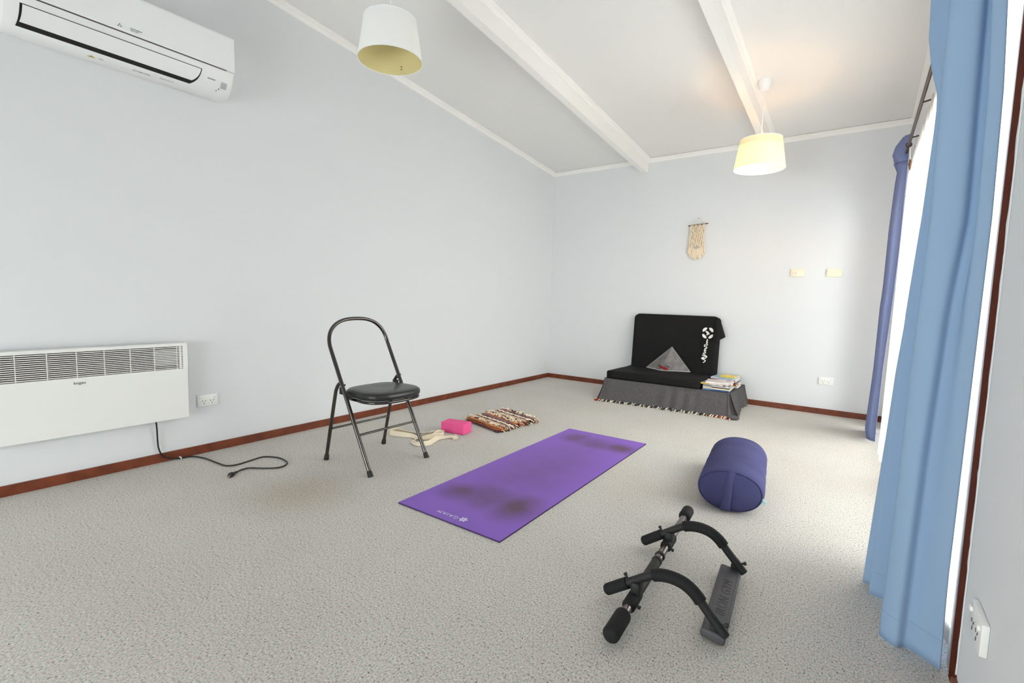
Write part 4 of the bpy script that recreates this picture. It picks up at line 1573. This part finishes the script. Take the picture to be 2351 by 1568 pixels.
g = G().lathe([(0.021, zz - 0.0004), (0.021, zz + 0.0002)], 20, 0, Matrix.Translation((2.272, -0.455, 0)))
top_mag = [o for o in bpy.data.objects if o.get('label') == lab_a[5]][0]
M['reddot'] = mat('red_print', (222, 34, 34), rough=0.3)
part('red_cover_spot', g, M['reddot'], top_mag, smooth=False)
stack_b = [((236, 234, 230), (200, 206, 214)), ((190, 110, 40), (150, 84, 34)), ((50, 56, 92), (140, 150, 180), (200, 120, 60)), ((238, 234, 228), (170, 60, 60), (222, 190, 120)), ((160, 186, 210), (206, 220, 230)), ((236, 204, 44), (240, 214, 80))]
lab_b = ['white magazine at the bottom of the rear pile by the wall', 'orange brown magazine second from bottom of the rear pile', 'navy covered magazine in the middle of the rear pile',
         'cream magazine with red print below the pale blue one', 'pale blue magazine near the top of the rear pile', 'yellow magazine on top of the rear pile']
zz = TZ + 0.003
thk = [0.016, 0.016, 0.016, 0.016, 0.015, 0.010]
offs = [(0.012, -0.02), (0.004, 0.0), (0.010, -0.01), (-0.01, 0.005), (-0.012, 0.015), (0.02, 0.045)]
rzs = [PI / 2 + 0.02, PI / 2 - 0.05, PI / 2 + 0.06, PI / 2 - 0.02, PI / 2 - 0.06, PI / 2 - 0.14]
for k in range(6):
    wl = (0.20, 0.225) if k < 5 else (0.15, 0.14)
    magazine((2.205 + offs[k][0], -0.215 + offs[k][1], zz), rzs[k], wl[0], wl[1], thk[k], stack_b[k], lab_b[k], 14)
    zz += thk[k] + 0.0006


# ------------------------------------------------------------------ curtains
def column_x(tab, z):
    tab = sorted(tab)
    if z <= tab[0][0]:
        return tab[0][1]
    for (z0, x0), (z1, x1) in zip(tab, tab[1:]):
        if z <= z1:
            f = (z - z0) / (z1 - z0)
            return x0 + (x1 - x0) * f
    return tab[-1][1]


tA = [(0, 3.312), (0.31, 3.326), (0.55, 3.337), (0.785, 3.346), (1.01, 3.360), (1.30, 3.377), (1.54, 3.387), (1.70, 3.382), (1.78, 3.362), (1.87, 3.348), (2.0, 3.344), (2.10, 3.352), (2.20, 3.37)]
tB = [(0, 3.326), (0.5, 3.338), (1.0, 3.352), (1.3, 3.368), (1.6, 3.378), (1.68, 3.376), (1.74, 3.388), (1.85, 3.392), (2.0, 3.396), (2.2, 3.40)]
tC = [(0, 3.349), (0.43, 3.358), (0.82, 3.361), (1.26, 3.371), (1.6, 3.367), (1.84, 3.366), (2.0, 3.367), (2.2, 3.375)]
tE = [(0, 3.398), (0.6, 3.410), (1.01, 3.424), (1.25, 3.442), (1.8, 3.434), (2.2, 3.43)]
tD = [(0, 3.479), (0.26, 3.475), (1.24, 3.481), (1.55, 3.476), (1.8, 3.464), (2.2, 3.455)]
ZT = 2.19


def near_section(z):
    f = min(1.0, max(0.0, z / 2.0))          # 0 at the hem, 1 near the heading
    A, B, Cx, E, D = (column_x(t, z) for t in (tA, tB, tC, tE, tD))
    v1 = 3.372 + 0.03 * f
    return [(3.435, -3.02 - 0.03 * f), (3.40, -3.10), (A, -3.156), (A + 0.018, -3.176), (v1 - 0.012, -3.190), (v1, -3.208), (B + 0.020, -3.222), (B, -3.240), (B + 0.034, -3.251), (max(B + 0.066, 3.40), -3.258), (3.436, -3.29), (3.446, -3.35), (3.420, -3.41),
            (Cx + 0.026, -3.446), (Cx, -3.474), (Cx + 0.010, -3.500), (E - 0.014, -3.515 - 0.005 * (1 - f)), (E + 0.008, -3.505 + 0.012 * f), (E + 0.026, -3.512), (D - 0.022, -3.538), (D, -3.558), (D + 0.001, -3.548)]


def curtain_panel(section, zs, zhem=None):
    g = G()
    rows = []
    for z in zs:
        pts = cr([(x, y, z) for x, y in section(z)], 6)
        rows.append(pts)
    n = len(rows[0])
    verts = [p for r in rows for p in r]
    faces = []
    for j in range(len(rows) - 1):
        for i in range(n - 1):
            faces.append([j * n + i, j * n + i + 1, (j + 1) * n + i + 1, (j + 1) * n + i])
    g.add(verts, faces)
    return g, rows


def thicken(o, t=0.0025):
    m = o.modifiers.new('cloth_thickness', 'SOLIDIFY')
    m.thickness = t
    m.offset = 0
    return o


zs = [0.002, 0.03, 0.06, 0.085] + [0.09 + (1.62 - 0.09) * k / 24 for k in range(25)] + [1.66, 1.70, 1.74, 1.78, 1.83, 1.88, 1.94, 2.0, 2.06]
g, rows = curtain_panel(near_section, zs)
cn = thing('curtain', 'blue curtain gathered beside the brown door frame, nearest the camera', 'curtain', (3.42, -3.35, 0), 0, 'pair of blue curtains on the rod')
pn = thicken(part('curtain_panel', g, M['curtain'], cn, sharp=70))
g, _ = curtain_panel(near_section, [2.06, 2.10, 2.15, ZT])
thicken(part('heading_tape', g, M['curtain'], pn, sharp=70), 0.004)
hem = rows[3]
g = G().tube([p + Vector((-0.0012, -0.001, 0)) for p in hem], 0.0011, 5)
part('hem_stitch', g, M['curtain'], pn)

fL = [(0, 3.338), (0.02, 3.340), (0.07, 3.326), (0.2, 3.330), (0.53, 3.343), (1.02, 3.348), (1.13, 3.354), (1.56, 3.357), (1.9, 3.368), (1.98, 3.374), (2.04, 3.362), (2.10, 3.338), (2.16, 3.352), (2.215, 3.386)]
fR = [(0, 3.382), (0.55, 3.390), (1.02, 3.408), (1.44, 3.419), (1.8, 3.419), (1.98, 3.420), (2.2, 3.416)]


def far_section(z):
    a, b_ = column_x(fL, z), column_x(fR, z)
    return [(b_ + 0.005, -0.875), (b_ - 0.004, -0.862), (b_ - 0.020, -0.850), (a + 0.020, -0.842), (a + 0.004, -0.815), (a, -0.780), (a + 0.014, -0.752), (a + 0.048, -0.735), (a + 0.052, -0.705), (a + 0.020, -0.685),
            (a + 0.012, -0.650), (a + 0.034, -0.62), (a + 0.060, -0.60), (a + 0.056, -0.565), (a + 0.024, -0.545), (a + 0.022, -0.51), (a + 0.05, -0.48)]


zs = [0.012, 0.04, 0.08, 0.12] + [0.16 + (1.86 - 0.16) * k / 22 for k in range(23)] + [1.90, 1.94, 1.98, 2.01, 2.04]
g, rows = curtain_panel(far_section, zs)
cf = thing('curtain', 'narrow blue curtain gathered in the far corner by the end wall', 'curtain', (3.38, -0.7, 0), 0, 'pair of blue curtains on the rod')
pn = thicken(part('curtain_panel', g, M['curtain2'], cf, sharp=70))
g, _ = curtain_panel(far_section, [2.04, 2.07, 2.10, 2.13, 2.16, 2.19, 2.215])
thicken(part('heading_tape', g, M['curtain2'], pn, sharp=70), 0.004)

RX, RZ = 3.412, 2.094
rd = thing('curtain_rod', 'dark bronze double curtain rod above the glazed door', 'curtain rod', (W, -2.0, RZ))
part('front_rod', G().tube([(RX, -3.75, RZ), (RX, -0.42, RZ)], 0.0085, 12), M['rod'], rd)
part('rear_rod', G().tube([(3.462, -3.70, RZ + 0.004), (3.462, -0.42, RZ + 0.004)], 0.005, 10), M['rod'], rd)
for y in (-3.66, -1.86, -1.205, -0.45):
    g = G().tube([(W, y, RZ + 0.014), (3.46, y, RZ + 0.014), (RX, y, RZ + 0.004)], 0.0045, 8)
    g.span((W - 0.004, W), (y - 0.012, y + 0.012), (RZ - 0.02, RZ + 0.05), 0.001)
    part('rod_bracket', g, M['rod'], rd)
for y in (-3.76, -0.41):
    part('finial', G().lathe([(0.0, -0.016), (0.010, -0.012), (0.015, 0), (0.010, 0.012), (0.0, 0.016)], 14, 0, Matrix.Translation((RX, y, RZ)), cap=(False, False)), M['rod'], rd)
for y in (-1.075,):
    g = G().tube([(RX + 0.015 * math.cos(2 * PI * k / 20), y, RZ - 0.004 + 0.015 * math.sin(2 * PI * k / 20)) for k in range(20)], 0.003, 6, closed=True)
    part('rod_ring', g, M['rod'], rd)
# hanging white cord end beside the far curtain
g = G().tube(cr([(RX + 0.008, -1.06, RZ - 0.01), (RX + 0.012, -1.05, RZ - 0.06), (RX + 0.016, -1.05, RZ - 0.10)], 5), 0.0028, 6)
cdp = part('cord_end', g, M['plastic'], rd, label='white cord with a brown wooden toggle')
part('toggle', G().rod((RX + 0.016, -1.05, RZ - 0.095), (RX + 0.018, -1.05, RZ - 0.165), [(0, 0.004), (0.012, 0.008), (0.045, 0.007), (0.07, 0.003)], 10), M['dowel'], cdp)

# sheer behind
def sheer_section(z):
    f = 1 - min(1.0, z / 2.05)
    out = []
    N = 64
    for k in range(N + 1):
        t = k / N
        y = -0.47 - (3.566 - 0.47) * t
        base = 3.462 - 0.004
        if y < -2.75:
            q = min(1.0, (-2.75 - y) / 0.55)
            base += 0.050 * q * q * (3 - 2 * q)
        amp = 0.011 + 0.014 * f
        if y < -3.0:
            amp *= 0.35
        x = base - 0.030 * f * math.exp(-((y + 1.28) / 0.35) ** 2) + amp * math.sin(k * PI * 0.5 + 0.8 * math.sin(k * 0.37)) - amp * 0.4
        out.append((x, y))
    return out


g, _ = curtain_panel(sheer_section, [0.008, 0.1, 0.3, 0.6, 1.0, 1.4, 1.8, 2.0, 2.085])
sh = thing('sheer_curtain', 'white translucent sheer curtain glowing across the glazed door', 'curtain', (3.46, -2.0, 0))
part('sheer_panel', g, M['sheer'], sh, sharp=80)

# ------------------------------------------------------------------ light
world = bpy.data.worlds.new('sky')
bpy.context.scene.world = world
world.use_nodes = True
bg = world.node_tree.nodes['Background']
bg.inputs['Color'].default_value = (0.97, 0.985, 1.0, 1)
bg.inputs['Strength'].default_value = 5.2


def portal(name, loc, rot, sx, sy):
    l = bpy.data.lights.new(name, 'AREA')
    l.shape = 'RECTANGLE'
    l.size, l.size_y = sx, sy
    l.cycles.is_portal = True
    o = bpy.data.objects.new(name, l)
    o.location = loc
    o.rotation_euler = rot
    COL.objects.link(o)


portal('door_daylight_portal', (W + 0.13, (DY0 + DY1) / 2, DZ / 2), (0, math.radians(90), 0), DZ, DY1 - DY0)
portal('added_window_portal', (1.8, REAR - 0.13, 0.67), (math.radians(90), 0, 0), 2.6, 1.22)  # guides sky light through the added rear window

# ------------------------------------------------------------------ camera
cam = bpy.data.cameras.new('camera')
cam.sensor_width = 36.0
cam.sensor_fit = 'HORIZONTAL'
cam.lens = 36.0 * 1098.46 / 2351.0
cam.clip_start = 0.02
co = bpy.data.objects.new('camera', cam)
yaw, pit, rol = 0.6258, -0.0888, 0.026
cyw, syw = math.cos(yaw), math.sin(yaw)
fw = Vector((-syw * math.cos(pit), cyw * math.cos(pit), math.sin(pit)))
rt = Vector((cyw, syw, 0))
up = rt.cross(fw)
rt2 = rt * math.cos(rol) + up * math.sin(rol)
up2 = -rt * math.sin(rol) + up * math.cos(rol)
R3 = Matrix((rt2, up2, -fw)).transposed()
co.matrix_world = Matrix.Translation((3.2281, -5.2799, 0.9983)) @ R3.to_4x4()
COL.objects.link(co)
sc = bpy.context.scene
sc.camera = co
sc.view_settings.view_transform = 'Standard'
sc.view_settings.look = 'None'
sc.view_settings.gamma = 1.0
sc.view_settings.use_curve_mapping = False
sc.view_settings.exposure = 1.32
sc.cycles.use_denoising = True
sc.cycles.max_bounces = 14
sc.cycles.diffuse_bounces = 8
sc.cycles.transparent_max_bounces = 12
sc.cycles.sample_clamp_indirect = 8.0
